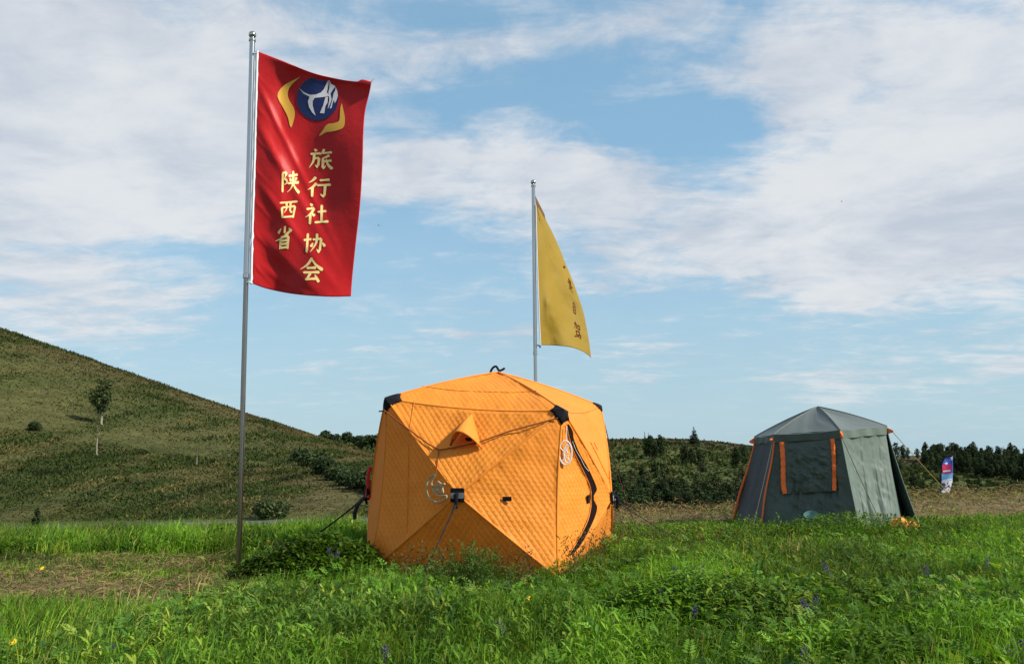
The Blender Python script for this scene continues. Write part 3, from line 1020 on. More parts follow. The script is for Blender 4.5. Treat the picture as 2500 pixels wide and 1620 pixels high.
def strip(pts, width, mat, name, surf=None, lift=0.02):
    """a flat band lying on a wall, pts in photo pixels"""
    P = [surf.on(*p, lift) for p in resample(pts, 30)]
    vs = []; fs = []
    for i, p in enumerate(P):
        t = (P[min(i + 1, 29)] - P[max(i - 1, 0)]).normalized()
        side = t.cross(EYE - p).normalized()
        w = width * (1 + 0.12 * math.sin(i * 1.7))
        nn = side.cross(t).normalized()
        for u, b in ((-1, 0), (-0.6, 0.008), (0.6, 0.008), (1, 0)):
            vs.append(p + side * w * 0.5 * u + (nn if nn.dot(EYE - p) > 0 else -nn) * b - GL)
    for i in range(29):
        for k in range(3):
            a = i * 4 + k
            fs.append((a, a + 1, a + 5, a + 4))
    return MB().add(vs, fs).build(name, mat, GREY, angle=3)


# window flap: a loose sheet over the window, with wrinkles
fa, fb, fc, fd = (S_gf.on(*z4(*p), 0.045) for p in ((548, 385), (905, 350), (925, 745), (562, 768)))
cloth_quad('window_flap', fa, fb, fc, fd, M_dark_gg, 0.085, 4, -0.03, ns=80, nt=80, seed=12, bulge=(fb - fa).cross(fd - fa).normalized() * (1 if (fb - fa).cross(fd - fa).dot(EYE - fa) > 0 else -1), key='g_flap')
strip([z4(528, 372), z4(538, 520), z4(540, 680), z4(552, 765)], 0.072, M_tape, 'zip_tape', S_gf, 0.07)
strip([z4(915, 345), z4(925, 470), z4(930, 640), z4(930, 742)], 0.058, M_tape, 'zip_tape', S_gf, 0.07)
# orange corner seams
for A, B, w in ((e0, b0, 0.022), (e1, b1, 0.013)):
    pts = [outv(A.lerp(B, t), 0.030) + Vector((0.012 * math.sin(7 * t), -0.012, -0.10 * (1 - t))) - GL for t in np.linspace(0, 1, 20)]
    MB().tube(pts, w, 6).build('corner_tape', M_tape, GREY)
for A, B in ((e2_, b2), (e3, b3)):
    pts = [outv(A.lerp(B, t), 0.012 - 0.02 * math.sin(math.pi * t)) - GL for t in np.linspace(0, 1, 20)]
    MB().tube(pts, 0.010, 6).build('corner_seam', M_gg, GREY)
# orange corner tabs with guy ropes
for E, dx, sz in ((e0, -0.05, 0.06), (e1, 0.0, 0.025), (e2_, 0.03, 0.065), (e3, 0.07, 0.055)):
    p = outv(E, 0.025) + Vector((dx * 0.15, 0, -0.08)) - GL
    d = Vector((dx * 2, -0.6, 0)).normalized() if E is not e3 else Vector((1, -0.3, 0)).normalized()
    q = p + outv(E, 0.085) - E
    side = Vector((0, 0, 1))
    vs = [p + side * sz, p - side * sz * 0.8, q - side * sz * 0.35, q + side * 0.01]
    o2 = d.cross(side) * 0.012
    MB().add([v + o2 for v in vs] + [v - o2 for v in vs], [(0, 1, 2, 3), (7, 6, 5, 4), (0, 4, 5, 1), (1, 5, 6, 2), (2, 6, 7, 3), (3, 7, 4, 0)]).build('corner_tab', M_tape, GREY)


def gnd(px, py, y, lift=0.04):
    p = at(px, py, y); p.z = gz(p.x, p.y) + lift
    return p


guy(outv(e1, 0.05) + Vector((0, 0, -0.08)), gnd(1836, 1275, 12.2), 0.0045, M_rope_grey, GREY)
guy(outv(e2_, 0.10) + Vector((0, 0, -0.12)), gnd(2160, 1295, 11.5), 0.006, M_rope_grey, GREY)
guy(outv(e3, 0.10) + Vector((0.01, 0, -0.09)), gnd(2378, 1262, 12.9), 0.0055, M_rope_yellow, GREY)
guy(outv(e0, 0.14) + Vector((-0.02, 0, -0.13)), gnd(1780, 1290, 13.2), 0.004, M_rope_grey, GREY)
# pale blue round print low on the front wall
c = S_gf.on(1980, 1255, 0.09)
vs = [c - GL] + [c + Vector((0.12 * math.cos(a), 0.0, 0.06 * math.sin(a))) + Vector((0, -0.01, 0)) - GL for a in np.linspace(0, 2 * math.pi, 24, endpoint=False)]
MB().add(vs, [(0, 1 + k, 1 + (k + 1) % 24) for k in range(24)]).build('round_print', M_cyan, GREY)

# crumpled orange bag at the foot of the grey tent
M_bag = material('orange_bag', (0.80, 0.24, 0.03), 0.6, bump=0.01, bump_scale=22)
bg_ = gnd(2200, 1306, 11.4, 0.06)
BAG = empty('stuff_sack', bg_)
tag(BAG, 'crumpled orange stuff sack lying in the grass at the grey tent foot', 'bag')
def crumple(cx, cy, cz, rx_, ry_, rz_, seed):
    vs = []; fs = []; nu, nv = 22, 12
    for j in range(nv + 1):
        for i in range(nu):
            th = 2 * math.pi * i / nu; ph = math.pi * j / nv
            k = 0.70 + 0.75 * float(fbm(np.array(math.cos(th) * 1.7 + 5 + seed), np.array(math.sin(th) * 1.7 + ph * 1.9), seed, 3))
            vs.append((cx + rx_ * k * math.sin(ph) * math.cos(th), cy + ry_ * k * math.sin(ph) * math.sin(th), cz + rz_ * k * math.cos(ph)))
    for j in range(nv):
        for i in range(nu):
            fs.append((j * nu + i, j * nu + (i + 1) % nu, (j + 1) * nu + (i + 1) % nu, (j + 1) * nu + i))
    return vs, fs
MB().add(*crumple(0, 0, 0.06, 0.12, 0.10, 0.10, 3)).build('sack_body', M_bag, BAG)
MB().add(*crumple(0.20, 0.06, 0.05, 0.10, 0.06, 0.055, 5)).build('sack_neck', M_bag, BAG)
MB().tube([Vector((0.08, -0.02, 0.10)), Vector((0.15, -0.03, 0.13)), Vector((0.22, 0.0, 0.10)), Vector((0.30, 0.02, 0.06))], 0.008, 6).build('drawstring', M_cord, BAG)
# ------------------------------------------------------------------ flagpoles and flags
def flagpole(base, top, rs, joint_t, label, low=None):
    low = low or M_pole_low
    root = empty('flagpole', base)
    tag(root, label, 'flagpole', 'steel flagpoles by the tents')
    d = (top - base)
    jn = d * joint_t
    n = 14
    r0_, r1_ = rs
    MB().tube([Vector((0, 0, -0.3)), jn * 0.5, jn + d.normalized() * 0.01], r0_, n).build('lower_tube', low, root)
    MB().tube([jn, jn + (d - jn) * 0.5, d], r1_, n).build('upper_tube', M_pole, root)
    ax = d.normalized()
    MB().lathe(jn - ax * 0.03, [(r0_, -0.0), (r1_ * 1.16, 0.004), (r1_ * 1.16, 0.055), (r1_, 0.06)], 18, ax).build('joint_collar', M_pole, root)
    MB().lathe(d - ax * 0.01, [(r1_, 0), (r1_ * 1.28, 0.005), (r1_ * 1.28, 0.03), (r1_ * 0.75, 0.036), (r1_ * 0.75, 0.05)], 18, ax).build('finial_collar', M_pole, root)
    R = r1_ * 1.42
    MB().lathe(d + ax * (0.03 + R), [(R * math.sin(a), -R * math.cos(a)) for a in np.linspace(0.02, math.pi - 0.02, 14)], 22, ax).build('finial_ball', M_pole, root)
    return root


YA = 8.7
pa0 = at(583, 1378, YA); pa0.z = gz(pa0.x, pa0.y) - 0.02
pa1 = at(616, 100, YA)
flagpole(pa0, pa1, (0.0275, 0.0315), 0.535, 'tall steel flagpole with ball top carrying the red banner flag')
YB = 13.7
pb1 = at(1302, 455, YB); pb0 = at(1311, 1255, YB); pb0.z = gz(pb0.x, pb0.y) - 0.02
flagpole(pb0, pb1, (0.030, 0.0335), 0.50, 'steel flagpole behind the orange tent carrying the yellow flag', M_pole)


def flag_material(name, base, rough, var=0.05, tr=0.25, sh=0.10, sp=0.30):
    return material(name, base, rough, var=var, var_scale=2.5, bump=0.006, bump_scale=9, sheen=sh, spec=sp, translucent=tr)


M_red = flag_material('red_satin', (0.54, 0.010, 0.013), 0.46, sp=0.22)
M_yellow = flag_material('yellow_satin', (0.265, 0.175, 0.024), 0.6, tr=0.12, sh=0.0, sp=0.10)
M_gold = material('gold_print', (0.68, 0.36, 0.05), 0.5)
M_cream = material('cream_print', (0.88, 0.66, 0.26), 0.5)
M_blue = material('blue_print', (0.008, 0.018, 0.095), 0.45)
M_silver = material('silver_print', (0.58, 0.55, 0.60), 0.45)
M_white_cloth = material('white_sleeve', (0.62, 0.62, 0.66), 0.7)
M_brown_print = material('brown_print', (0.10, 0.022, 0.008), 0.8, spec=0.05)


def red_depth(px, py):
    px = np.asarray(px, float); py = np.asarray(py, float)
    u = (px - 620.0) / 270.0; v = (py - 130.0) / 580.0
    d = YA - 0.01 + 0.02 * u
    # folds fanning out from the upper hoist corner, ripples near the fly
    d = d + 0.120 * np.sin(3.8 * u + 3.2 * v - 1.0) * np.clip(u, 0, 1)
    d = d + 0.065 * np.sin(7.0 * u - 6.5 * v + 0.8) * np.clip(1 - 0.8 * u, 0.15, 1) * np.clip(u * 4, 0, 1)
    d = d + 0.012 * np.sin(15.0 * u + 17.0 * v) * np.clip(u * 3, 0, 1) * np.clip(1.2 - u, 0, 1)
    d = d + 0.055 * (fbm(u * 2.3 + 4, v * 3.1, 90, 3) - 0.5) * np.clip(u * 3, 0, 1)
    for (v0_, sl, wd, am) in ((0.10, 0.95, 0.030, 0.022), (0.28, 0.80, 0.040, 0.030), (0.52, 0.62, 0.030, 0.020), (0.74, 0.45, 0.035, 0.020), (0.88, 0.30, 0.022, 0.012)):
        d = d - am * np.exp(-((v - v0_ - sl * u) / wd) ** 2) * np.clip(u * 6, 0, 1) * np.clip(1.1 - u * 1.3, 0, 1)
    for k_ in range(7):
        d = d - 0.008 * np.exp(-((v - 0.08 - 0.135 * k_ - 0.5 * u) / 0.012) ** 2) * np.exp(-u / 0.10) * np.clip(u * 30, 0, 1)
    # the top edge rolls towards the viewer
    vt = (py - (130 + 75 * np.clip(u, 0, 1.05) ** 0.85)) / 580.0
    d = d - 0.16 * np.exp(-np.clip(vt, 0, 1) / 0.035) * np.clip(u * 1.4, 0, 1) * 0.55
    return d


def cloth_from_edges(name, L, R_, T, Bm, depth, nu, nv, mat, root, thick=0.003):
    """Coons patch in the view of the photo, placed at its real distance by depth()"""
    Lp = resample(L, nv + 1); Rp = resample(R_, nv + 1); Tp = resample(T, nu + 1); Bp = resample(Bm, nu + 1)
    u = np.linspace(0, 1, nu + 1)[None, :, None]; v = np.linspace(0, 1, nv + 1)[:, None, None]
    P = (1 - u) * Lp[:, None] + u * Rp[:, None] + (1 - v) * Tp[None] + v * Bp[None] - ((1 - u) * (1 - v) * Tp[0] + u * (1 - v) * Tp[-1] + (1 - u) * v * Bp[0] + u * v * Bp[-1])
    D = depth(P[..., 0], P[..., 1])
    V = np.array([[tuple(at(P[j, i, 0], P[j, i, 1], float(D[j, i])) - root.location) for i in range(nu + 1)] for j in range(nv + 1)])
    ii = np.arange((nu + 1) * (nv + 1)).reshape(nv + 1, nu + 1)
    Q = np.stack([ii[:-1, :-1], ii[1:, :-1], ii[1:, 1:], ii[:-1, 1:]], -1).reshape(-1, 4)
    me = np_mesh(name, V.reshape(-1, 3), quads=Q, smooth=True, mat=mat)
    o = obj(name, me, root)
    if thick:
        md = o.modifiers.new('thick', 'SOLIDIFY'); md.thickness = thick; md.offset = -1
    return o


RED = empty('red_flag', at(633, 135, YA))
tag(RED, 'red vertical banner flag with gold characters and a blue round emblem on the nearer pole', 'flag')
L = [(631, 126), (628, 250), (624, 400), (619, 560), (616, 692)]
T = [(631, 126), (690, 149), (760, 177), (820, 192), (868, 199), (884, 194), (907, 200)]
R_ = [(907, 200), (901, 230), (891, 275), (887, 330), (885, 400), (879, 500), (868, 600), (860, 680), (857, 723)]
Bm = [(616, 692), (650, 704), (700, 715), (750, 721), (810, 724), (857, 723)]
cloth_from_edges('cloth', L, R_, T, Bm, red_depth, 110, 170, M_red, RED)
# white hoist sleeve
mb = MB(); vs = []; fs = []
sl = resample([(631, 124), (628, 250), (624, 400), (619, 560), (616, 694)], 40)
for i, (x, y) in enumerate(sl):
    w = 3.6 + 0.7 * math.sin(i * 1.9) + (1.2 * math.sin(i * 2.7) if i > 26 else 0)
    for k, dd in ((-1, 0.0), (-0.5, -0.014), (0.5, -0.014), (1, 0.0)):
        vs.append(at(x - 3.5 + k * w, y, YA - 0.012 + dd) - RED.location)
for i in range(39):
    for k in range(3):
        a = i * 4 + k; fs.append((a, a + 1, a + 5, a + 4))
mb.add(vs, fs).build('hoist_sleeve', M_white_cloth, RED, angle=3)
for (x0, y0, x1, y1) in ((611, 132, 630, 129), (598, 690, 617, 692)):
    MB().tube([at(x0, y0, YA - 0.01) - RED.location, at((x0 + x1) / 2, y0 - 2, YA - 0.03) - RED.location, at(x1, y1, YA - 0.02) - RED.location], 0.008, 6).build('hoist_tie', M_white_cloth, RED)
# a few frayed threads on the fly corner
MB().tube([at(905, 201, float(red_depth(905, 201))) - RED.location, at(913, 192, YA - 0.1) - RED.location], [0.004, 0.0015], 5).build('loose_thread', M_red, RED)


def print_poly(name, polys, depth, mat, root, lift=0.006, cuts=2, parent=None):
    """flat print: polygons given in photo pixels, laid onto the cloth"""
    bm = bmesh.new()
    for pl in polys:
        vsb = [bm.verts.new((x, y, 0)) for x, y in pl]
        f_ = bm.faces.new(vsb); f_.normal_update()
    bmesh.ops.triangulate(bm, faces=bm.faces[:])
    for _ in range(cuts):
        es = [e for e in bm.edges if e.calc_length() > 7]
        if not es: break
        bmesh.ops.subdivide_edges(bm, edges=es, cuts=1)
    bmesh.ops.triangulate(bm, faces=bm.faces[:])
    for v in bm.verts:
        y = float(depth(v.co.x, v.co.y)) - lift
        v.co = at(v.co.x, v.co.y, y) - root.location
    for f in bm.faces:
        f.normal_update()
        if f.normal.y > 0: f.normal_flip()
        f.smooth = True
    me = bpy.data.meshes.new(name); bm.to_mesh(me); bm.free()
    me.materials.append(mat)
    return obj(name, me, parent or root)


def brush(points, w0, w1, w2, n=14):
    """a brush stroke outline: widths at start, middle and end"""
    P = resample(points, n) if len(points) > 2 else np.stack([np.linspace(points[0][k], points[1][k], n) for k in (0, 1)], -1)
    d = np.gradient(P, axis=0); d /= np.linalg.norm(d, axis=1)[:, None] + 1e-9
    nn = np.stack([-d[:, 1], d[:, 0]], -1)
    t = np.linspace(0, 1, n)
    w = np.where(t < 0.5, w0 + (w1 - w0) * t * 2, w1 + (w2 - w1) * (t - 0.5) * 2)
    w = w * np.clip(0.55 + 6 * t, 0, 1) * np.clip(0.55 + 6 * (1 - t), 0, 1)
    a = P + nn * w[:, None] / 2; b = P - nn * w[:, None] / 2
    return a, b


H = lambda *p: (p, 9, 7, 11)      # level stroke
V_ = lambda *p: (p, 10, 9, 9)     # upright stroke
PIE = lambda *p: (p, 11, 8, 1.5)  # sweep to a point
NA = lambda *p: (p, 5, 9, 13)     # widening sweep
DOT = lambda *p: (p, 4, 10, 11)   # dot
GLYPHS = {
    '陕': [H((10, 13), (32, 11)), PIE((32, 11), (28, 24), (20, 36)), PIE((20, 36), (34, 46), (33, 58), (20, 64)), V_((12, 12), (13, 98)),
          H((44, 27), (93, 22)), DOT((51, 36), (57, 49)), PIE((86, 33), (80, 43), (75, 50)), H((38, 58), (98, 53)), PIE((68, 6), (68, 50), (57, 78), (36, 97)), NA((68, 58), (80, 78), (99, 96))],
    '西': [H((6, 14), (94, 10)), V_((17, 37), (22, 92)), H((18, 38), (84, 33)), V_((84, 33), (79, 92)), PIE((40, 12), (41, 44), (30, 64)), V_((60, 12), (60, 58)), H((60, 60), (73, 62)), H((22, 86), (80, 84))],
    '省': [V_((50, 4), (50, 34)), DOT((30, 14), (17, 34)), DOT((70, 14), (86, 28)), PIE((78, 26), (44, 50), (4, 66)), V_((32, 52), (32, 100)), H((32, 50), (72, 47)), V_((72, 47), (72, 100)), H((34, 65), (70, 63)), H((34, 79), (70, 77)), H((34, 94), (70, 92))],
    '旅': [DOT((20, 4), (30, 15)), H((4, 29), (48, 23)), H((22, 48), (42, 45)), V_((42, 45), (39, 82)), PIE((39, 88), (34, 86), (27, 78)), PIE((21, 30), (18, 62), (2, 94)),
          PIE((63, 2), (56, 18), (46, 30)), H((56, 22), (97, 15)), PIE((86, 30), (70, 40), (54, 46)), V_((59, 46), (58, 92)), PIE((58, 94), (66, 86), (72, 80)), H((60, 62), (95, 54)), NA((72, 48), (80, 74), (99, 95))],
    '行': [PIE((36, 4), (24, 20), (8, 32)), PIE((40, 32), (24, 52), (3, 66)), V_((24, 50), (24, 98)), H((52, 19), (92, 14)), H((42, 43), (99, 37)), V_((76, 42), (76, 90)), PIE((76, 94), (68, 90), (58, 82))],
    '社': [DOT((20, 4), (30, 15)), H((6, 30), (38, 24)), PIE((38, 24), (26, 48), (2, 68)), V_((23, 48), (23, 98)), DOT((30, 48), (41, 60)), H((53, 41), (90, 36)), V_((70, 8), (70, 86)), H((42, 89), (99, 84))],
    '协': [H((2, 39), (36, 33)), V_((19, 6), (19, 98)), H((42, 35), (80, 29)), V_((80, 29), (76, 86)), PIE((76, 92), (70, 88), (62, 78)), PIE((60, 6), (58, 50), (34, 95)), DOT((44, 50), (36, 70)), DOT((86, 46), (98, 64))],
    '会': [PIE((52, 2), (32, 30), (2, 50)), NA((50, 6), (70, 30), (99, 48)), H((30, 43), (70, 40)), H((16, 61), (86, 57)), PIE((48, 60), (38, 78), (26, 88)), H((26, 88), (76, 82)), DOT((66, 68), (84, 96))],
    '景': [V_((32, 4), (32, 34)), H((32, 5), (68, 4)), V_((68, 4), (68, 34)), H((34, 18), (66, 17)), H((34, 31), (66, 30)), H((4, 46), (96, 43)), V_((34, 55), (34, 72)), H((34, 55), (67, 54)), V_((67, 54), (66, 72)), H((34, 70), (66, 69)), V_((50, 72), (50, 97)), DOT((34, 78), (18, 94)), DOT((68, 78), (86, 92))],
    '自': [PIE((56, 2), (50, 12), (40, 20)), V_((26, 22), (26, 98)), H((26, 23), (76, 21)), V_((76, 21), (76, 98)), H((28, 46), (74, 45)), H((28, 69), (74, 68)), H((28, 92), (74, 91))],
    '驾': [H((8, 18), (40, 15)), V_((40, 15), (36, 44)), PIE((24, 4), (20, 28), (6, 48)), V_((58, 14), (58, 40)), H((58, 14), (86, 13)), V_((86, 13), (84, 40)), H((58, 39), (84, 38)), H((24, 56), (74, 54)), V_((74, 54), (68, 74)), V_((34, 56), (30, 76)), H((28, 76), (86, 74)), V_((86, 74), (80, 94)), PIE((80, 96), (72, 94), (64, 88)), H((6, 88), (64, 84))],
}


def glyph(ch, corners, depth, mat, root, wscale=1.0, name='character', lift=0.007):
    """write one character into the quad corners (TL, TR, BR, BL), in photo pixels"""
    tl, tr, br, bl = [np.array(c, float) for c in corners]
    vs = []; fs = []
    for k, (pts, w0, w1, w2) in enumerate(GLYPHS[ch]):
        a, b = brush(list(pts), w0 * wscale, w1 * wscale, w2 * wscale)
        base = len(vs)
        for side in (a, b):
            for (x, y) in side:
                u, v = x / 100, y / 100
                p = (tl * (1 - u) + tr * u) * (1 - v) + (bl * (1 - u) + br * u) * v
                vs.append(at(p[0], p[1], float(depth(p[0], p[1])) - lift - 0.00025 * k) - root.location)
        n = len(a)
        for i in range(n - 1):
            fs.append((base + i, base + i + 1, base + n + i + 1, base + n + i))
    me = bpy.data.meshes.new(name); me.from_pydata([tuple(v) for v in vs], [], fs)
    bm = bmesh.new(); bm.from_mesh(me)
    for f in bm.faces:
        f.normal_update()
        if f.normal.y > 0: f.normal_flip()
        f.smooth = True
    bm.to_mesh(me); bm.free(); me.materials.append(mat)
    return obj(name, me, root)


def z2(x, y): return 560 + x / 2.2675, 60 + y / 2.2675
for ch, quad in (('陕', [(284, 806), (386, 800), (388, 938), (280, 930)]),
                 ('西', [(272, 972), (386, 968), (372, 1078), (272, 1082)]),
                 ('省', [(256, 1112), (362, 1106), (352, 1240), (246, 1246)]),
                 ('旅', [(446, 682), (572, 690), (572, 806), (438, 800)]),
                 ('行', [(430, 838), (568, 842), (556, 962), (426, 954)]),
                 ('社', [(422, 984), (550, 990), (550, 1108), (414, 1108)]),
                 ('协', [(412, 1148), (536, 1150), (528, 1272), (404, 1262)]),
                 ('会', [(392, 1286), (520, 1290), (516, 1432), (384, 1424)])):
    glyph(ch, [z2(*p) for p in quad], red_depth, M_cream, RED, 1.15, lift=0.0035)


def z5(x, y): return 640 + x / 5.508, 80 + y / 5.508
th = np.linspace(0, 2 * math.pi, 56, endpoint=False)
circ = []
for a in th:
    x, y = 745 + 278 * math.sin(a), 885 - 296 * math.cos(a)
    topc = 560 + 0.24 * (x - 470)                      # the rolled top edge hides a sliver of the disc
    circ.append(z5(x, max(y, topc)))
ctr = z5(745, 885)
tris = []
ring_pts = [[(ctr[0] + (c[0] - ctr[0]) * k, ctr[1] + (c[1] - ctr[1]) * k) for c in circ] for k in (0.0, 0.25, 0.5, 0.75, 1.0)]
polys = []
for k in range(1, 5):
    for i in range(56):
        j = (i + 1) % 56
        if k == 1: polys.append([ctr, ring_pts[1][i], ring_pts[1][j]])
        else: polys.append([ring_pts[k - 1][i], ring_pts[k][i], ring_pts[k][j], ring_pts[k - 1][j]])
emblem = print_poly('emblem_disc', polys, red_depth, M_blue, RED, 0.006, 0)
white = [[(495, 745), (560, 800), (640, 835), (720, 832), (790, 805), (830, 760), (850, 715), (880, 650), (905, 640), (890, 700), (880, 760), (870, 800), (905, 850), (850, 862), (700, 878), (640, 862), (560, 822)],
         [(640, 858), (705, 880), (680, 920), (680, 980), (700, 1060), (722, 1118), (672, 1072), (630, 1000), (615, 925)],
         [(850, 870), (885, 860), (880, 940), (850, 990), (835, 1085), (775, 1080), (820, 980)],
         [(905, 640), (930, 690), (985, 720), (950, 770), (918, 820), (935, 900), (905, 980), (880, 1030), (905, 900), (890, 800), (905, 740)],
         [(985, 725), (1012, 790), (1018, 850), (1000, 910), (975, 950), (965, 900), (945, 960), (935, 1010), (908, 1025), (940, 920), (960, 820), (985, 770)]]
print_poly('emblem_figure', [[z5(*p) for p in w] for w in white], red_depth, M_silver, RED, 0.010, 3, parent=emblem)
b1_ = [(515, 592), (420, 640), (320, 690), (235, 770), (205, 840), (225, 910), (270, 990), (320, 1080), (350, 1150), (385, 1280), (430, 1160), (440, 1080), (420, 1000), (370, 920), (345, 850), (350, 780), (390, 710), (450, 650)]
b2_ = [(1072, 950), (1050, 1020), (1045, 1130), (1030, 1190), (960, 1218), (880, 1230), (830, 1290), (765, 1392), (860, 1340), (960, 1325), (1060, 1295), (1105, 1250), (1112, 1150), (1095, 1050)]
for b in (b1_, b2_):
    pts = resample([z5(*p) for p in b + b[:1]], 44)[:-1]
    print_poly('gold_swoosh', [[tuple(p) for p in pts]], red_depth, M_gold, RED, 0.006, 3)


def yel_depth(px, py):
    px = np.asarray(px, float); py = np.asarray(py, float)
    v = (py - 480.0) / 370.0
    w = 8 + 122 * np.clip(v, 0, 1.05)          # visible width at that height
    u = (px - 1309.0 - 8 * v) / w
    d = YB - 0.015 + np.clip(u, 0, 1.2) * (0.75 + 0.35 * (1 - v))
    d = d + 0.07 * np.sin(7.5 * u - 6.0 * v + 0.5) * np.clip(u * 3, 0, 1) * np.clip(1.3 - u, 0, 1)
    d = d + 0.085 * np.sin(13 * v + 6 * u) * np.clip(1 - u, 0, 1) * np.clip(u * 5, 0, 1) * np.clip(v * 2 - 0.4, 0, 1)
    d = d + 0.14 * (fbm(u * 2.2 + 3, v * 5 + 1, 95, 3) - 0.5) * np.clip(u * 4, 0, 1)
    return d


YEL = empty('yellow_flag', at(1312, 490, YB))
tag(YEL, 'mustard yellow flag flying edge-on from the pole behind the orange tent', 'flag')
Lf = [(1307, 500), (1311, 610), (1315, 730), (1319, 842)]
Tf = [(1307, 500), (1312, 504), (1318, 510)]
Rf = [(1318, 510), (1325, 522), (1348, 566), (1367, 608), (1379, 639), (1391, 667), (1402, 695), (1413, 726), (1424, 760), (1433, 803), (1439, 838), (1443, 873)]
Bf = [(1319, 842), (1355, 843), (1392, 847), (1420, 856), (1436, 866), (1443, 873)]
cloth_from_edges('cloth', Lf, Rf, Tf, Bf, yel_depth, 60, 140, M_yellow, YEL)
# far leaf of the cloth turning back at the top: shade on its underside is put into the strip's dark colour
M_yel_back = material('yellow_flag_shaded_back', (0.12, 0.06, 0.02), 0.7)
def back_depth(px, py): return yel_depth(px, py) + 0.02
cloth_from_edges('shaded_turnback', [(1307, 478), (1309, 502)], [(1330, 524), (1331, 536)], [(1307, 478), (1313, 490), (1322, 508), (1330, 524)],
                 [(1309, 502), (1316, 508), (1324, 522), (1331, 536)], lambda x, y: np.asarray(x) * 0 + YB + 0.05 + (np.asarray(x) - 1307) * 0.012, 14, 8, M_yel_back, YEL)
# pale hoist edge
vs = []
for i, (x, y) in enumerate(resample([(1308, 500), (1312, 640), (1316, 760), (1320, 845)], 30)):
    vs.append(at(x, y, YB - 0.03) - YEL.location)
MB().tube(vs, 0.010, 6).build('hoist_cord', M_white_cloth, YEL)
MB().tube([at(1312, 842, YB - 0.03) - YEL.location, at(1320, 845, YB - 0.05) - YEL.location, at(1318, 848, YB) - YEL.location], 0.012, 6).build('hoist_tie', M_blue, YEL)


def z3(x, y): return 1270 + x / 3.21, 420 + y / 3.21
for ch, quad in (('景', [(362, 800), (412, 880), (420, 960), (380, 910)]),
                 ('自', [(405, 985), (438, 1030), (448, 1125), (410, 1095)]),
                 ('驾', [(420, 1150), (472, 1200), (490, 1310), (424, 1300)])):
    glyph(ch, [z3(*p) for p in quad], yel_depth, M_brown_print, YEL, 0.75, lift=0.012)
print_poly('print_dot', [[z3(342, 728), z3(352, 736), z3(356, 752), z3(346, 748)]], yel_depth, M_brown_print, YEL, 0.05, 0)

# ------------------------------------------------------------------ feather banner by the far hay edge
M_banner_blue = material('banner_blue', (0.05, 0.10, 0.42), 0.5)
M_banner_sky = material('banner_sky_blue', (0.16, 0.42, 0.72), 0.5)
M_banner_red = material('banner_red', (0.62, 0.03, 0.12), 0.5)
M_banner_white = material('banner_white', (0.72, 0.72, 0.80), 0.55)
M_banner_navy = material('banner_navy', (0.03, 0.04, 0.16), 0.5)
YF = 27.0
fb = at(2297, 1202, YF)
FEA = empty('feather_banner', Vector((fb.x, fb.y, gz(fb.x, fb.y))))
tag(FEA, 'small blue feather banner with red plate beside the hay on the right', 'banner')
def zf(x, y): return 2120 + x / 6.263, 1040 + y / 6.263
lo = at(2295, 1202, YF) ; lo.z = FEA.location.z - 0.2
pts = [lo, at(*zf(1108, 1000), YF), at(*zf(1112, 700), YF), at(*zf(1122, 580), YF), at(*zf(1150, 500), YF), at(*zf(1210, 455), YF), at(*zf(1290, 445), YF)]
MB().tube([Vector(p) - FEA.location for p in resample([tuple(p) for p in pts], 40)], 0.022, 7).build('banner_pole', M_black, FEA)


def fdepth(px, py):
    return YF - 0.02 + 0.05 * np.sin((np.asarray(px) - 2297) * 0.12 + np.asarray(py) * 0.05)


cloth = cloth_from_edges('cloth', [zf(1180, 480), zf(1132, 580), zf(1122, 700), zf(1118, 1005)], [zf(1292, 455), zf(1292, 600), zf(1288, 800), zf(1245, 1000)],
                         [zf(1180, 480), zf(1230, 460), zf(1292, 455)], [zf(1118, 1005), zf(1160, 1022), zf(1200, 1018), zf(1245, 1000)], fdepth, 16, 50, M_banner_blue, FEA)
PR = lambda nm, pl, mt, lf: print_poly(nm, [[zf(*p) for p in pl]], fdepth, mt, FEA, lf, 2)
PR('lower_field', [(1120, 830), (1180, 800), (1288, 790), (1285, 850), (1245, 1000), (1200, 1018), (1160, 1022), (1119, 1005)], M_banner_white, 0.012)
PR('sky_field', [(1123, 715), (1290, 715), (1288, 795), (1180, 805), (1122, 820)], M_banner_sky, 0.014)
PR('red_plate', [(1130, 595), (1268, 575), (1270, 722), (1132, 726)], M_banner_red, 0.017)
PR('plate_stripe', [(1145, 672), (1256, 664), (1256, 690), (1145, 698)], M_banner_white, 0.022)
PR('peak_mark', [(1160, 572), (1200, 545), (1222, 572), (1190, 582)], M_banner_white, 0.017)
PR('tip_patch', [(1255, 475), (1290, 460), (1290, 510), (1270, 520)], M_banner_white, 0.017)
PR('dark_mark', [(1122, 870), (1165, 865), (1185, 900), (1150, 960), (1122, 990)], M_banner_navy, 0.017)
PR('small_mark', [(1215, 850), (1228, 845), (1222, 880), (1208, 890)], M_banner_navy, 0.017)
PR('small_mark', [(1185, 925), (1200, 930), (1195, 955), (1180, 950)], M_banner_red, 0.017)

# ------------------------------------------------------------------ two birds far off in the sky
M_bird = material('dark_feathers', (0.03, 0.035, 0.07), 0.8)


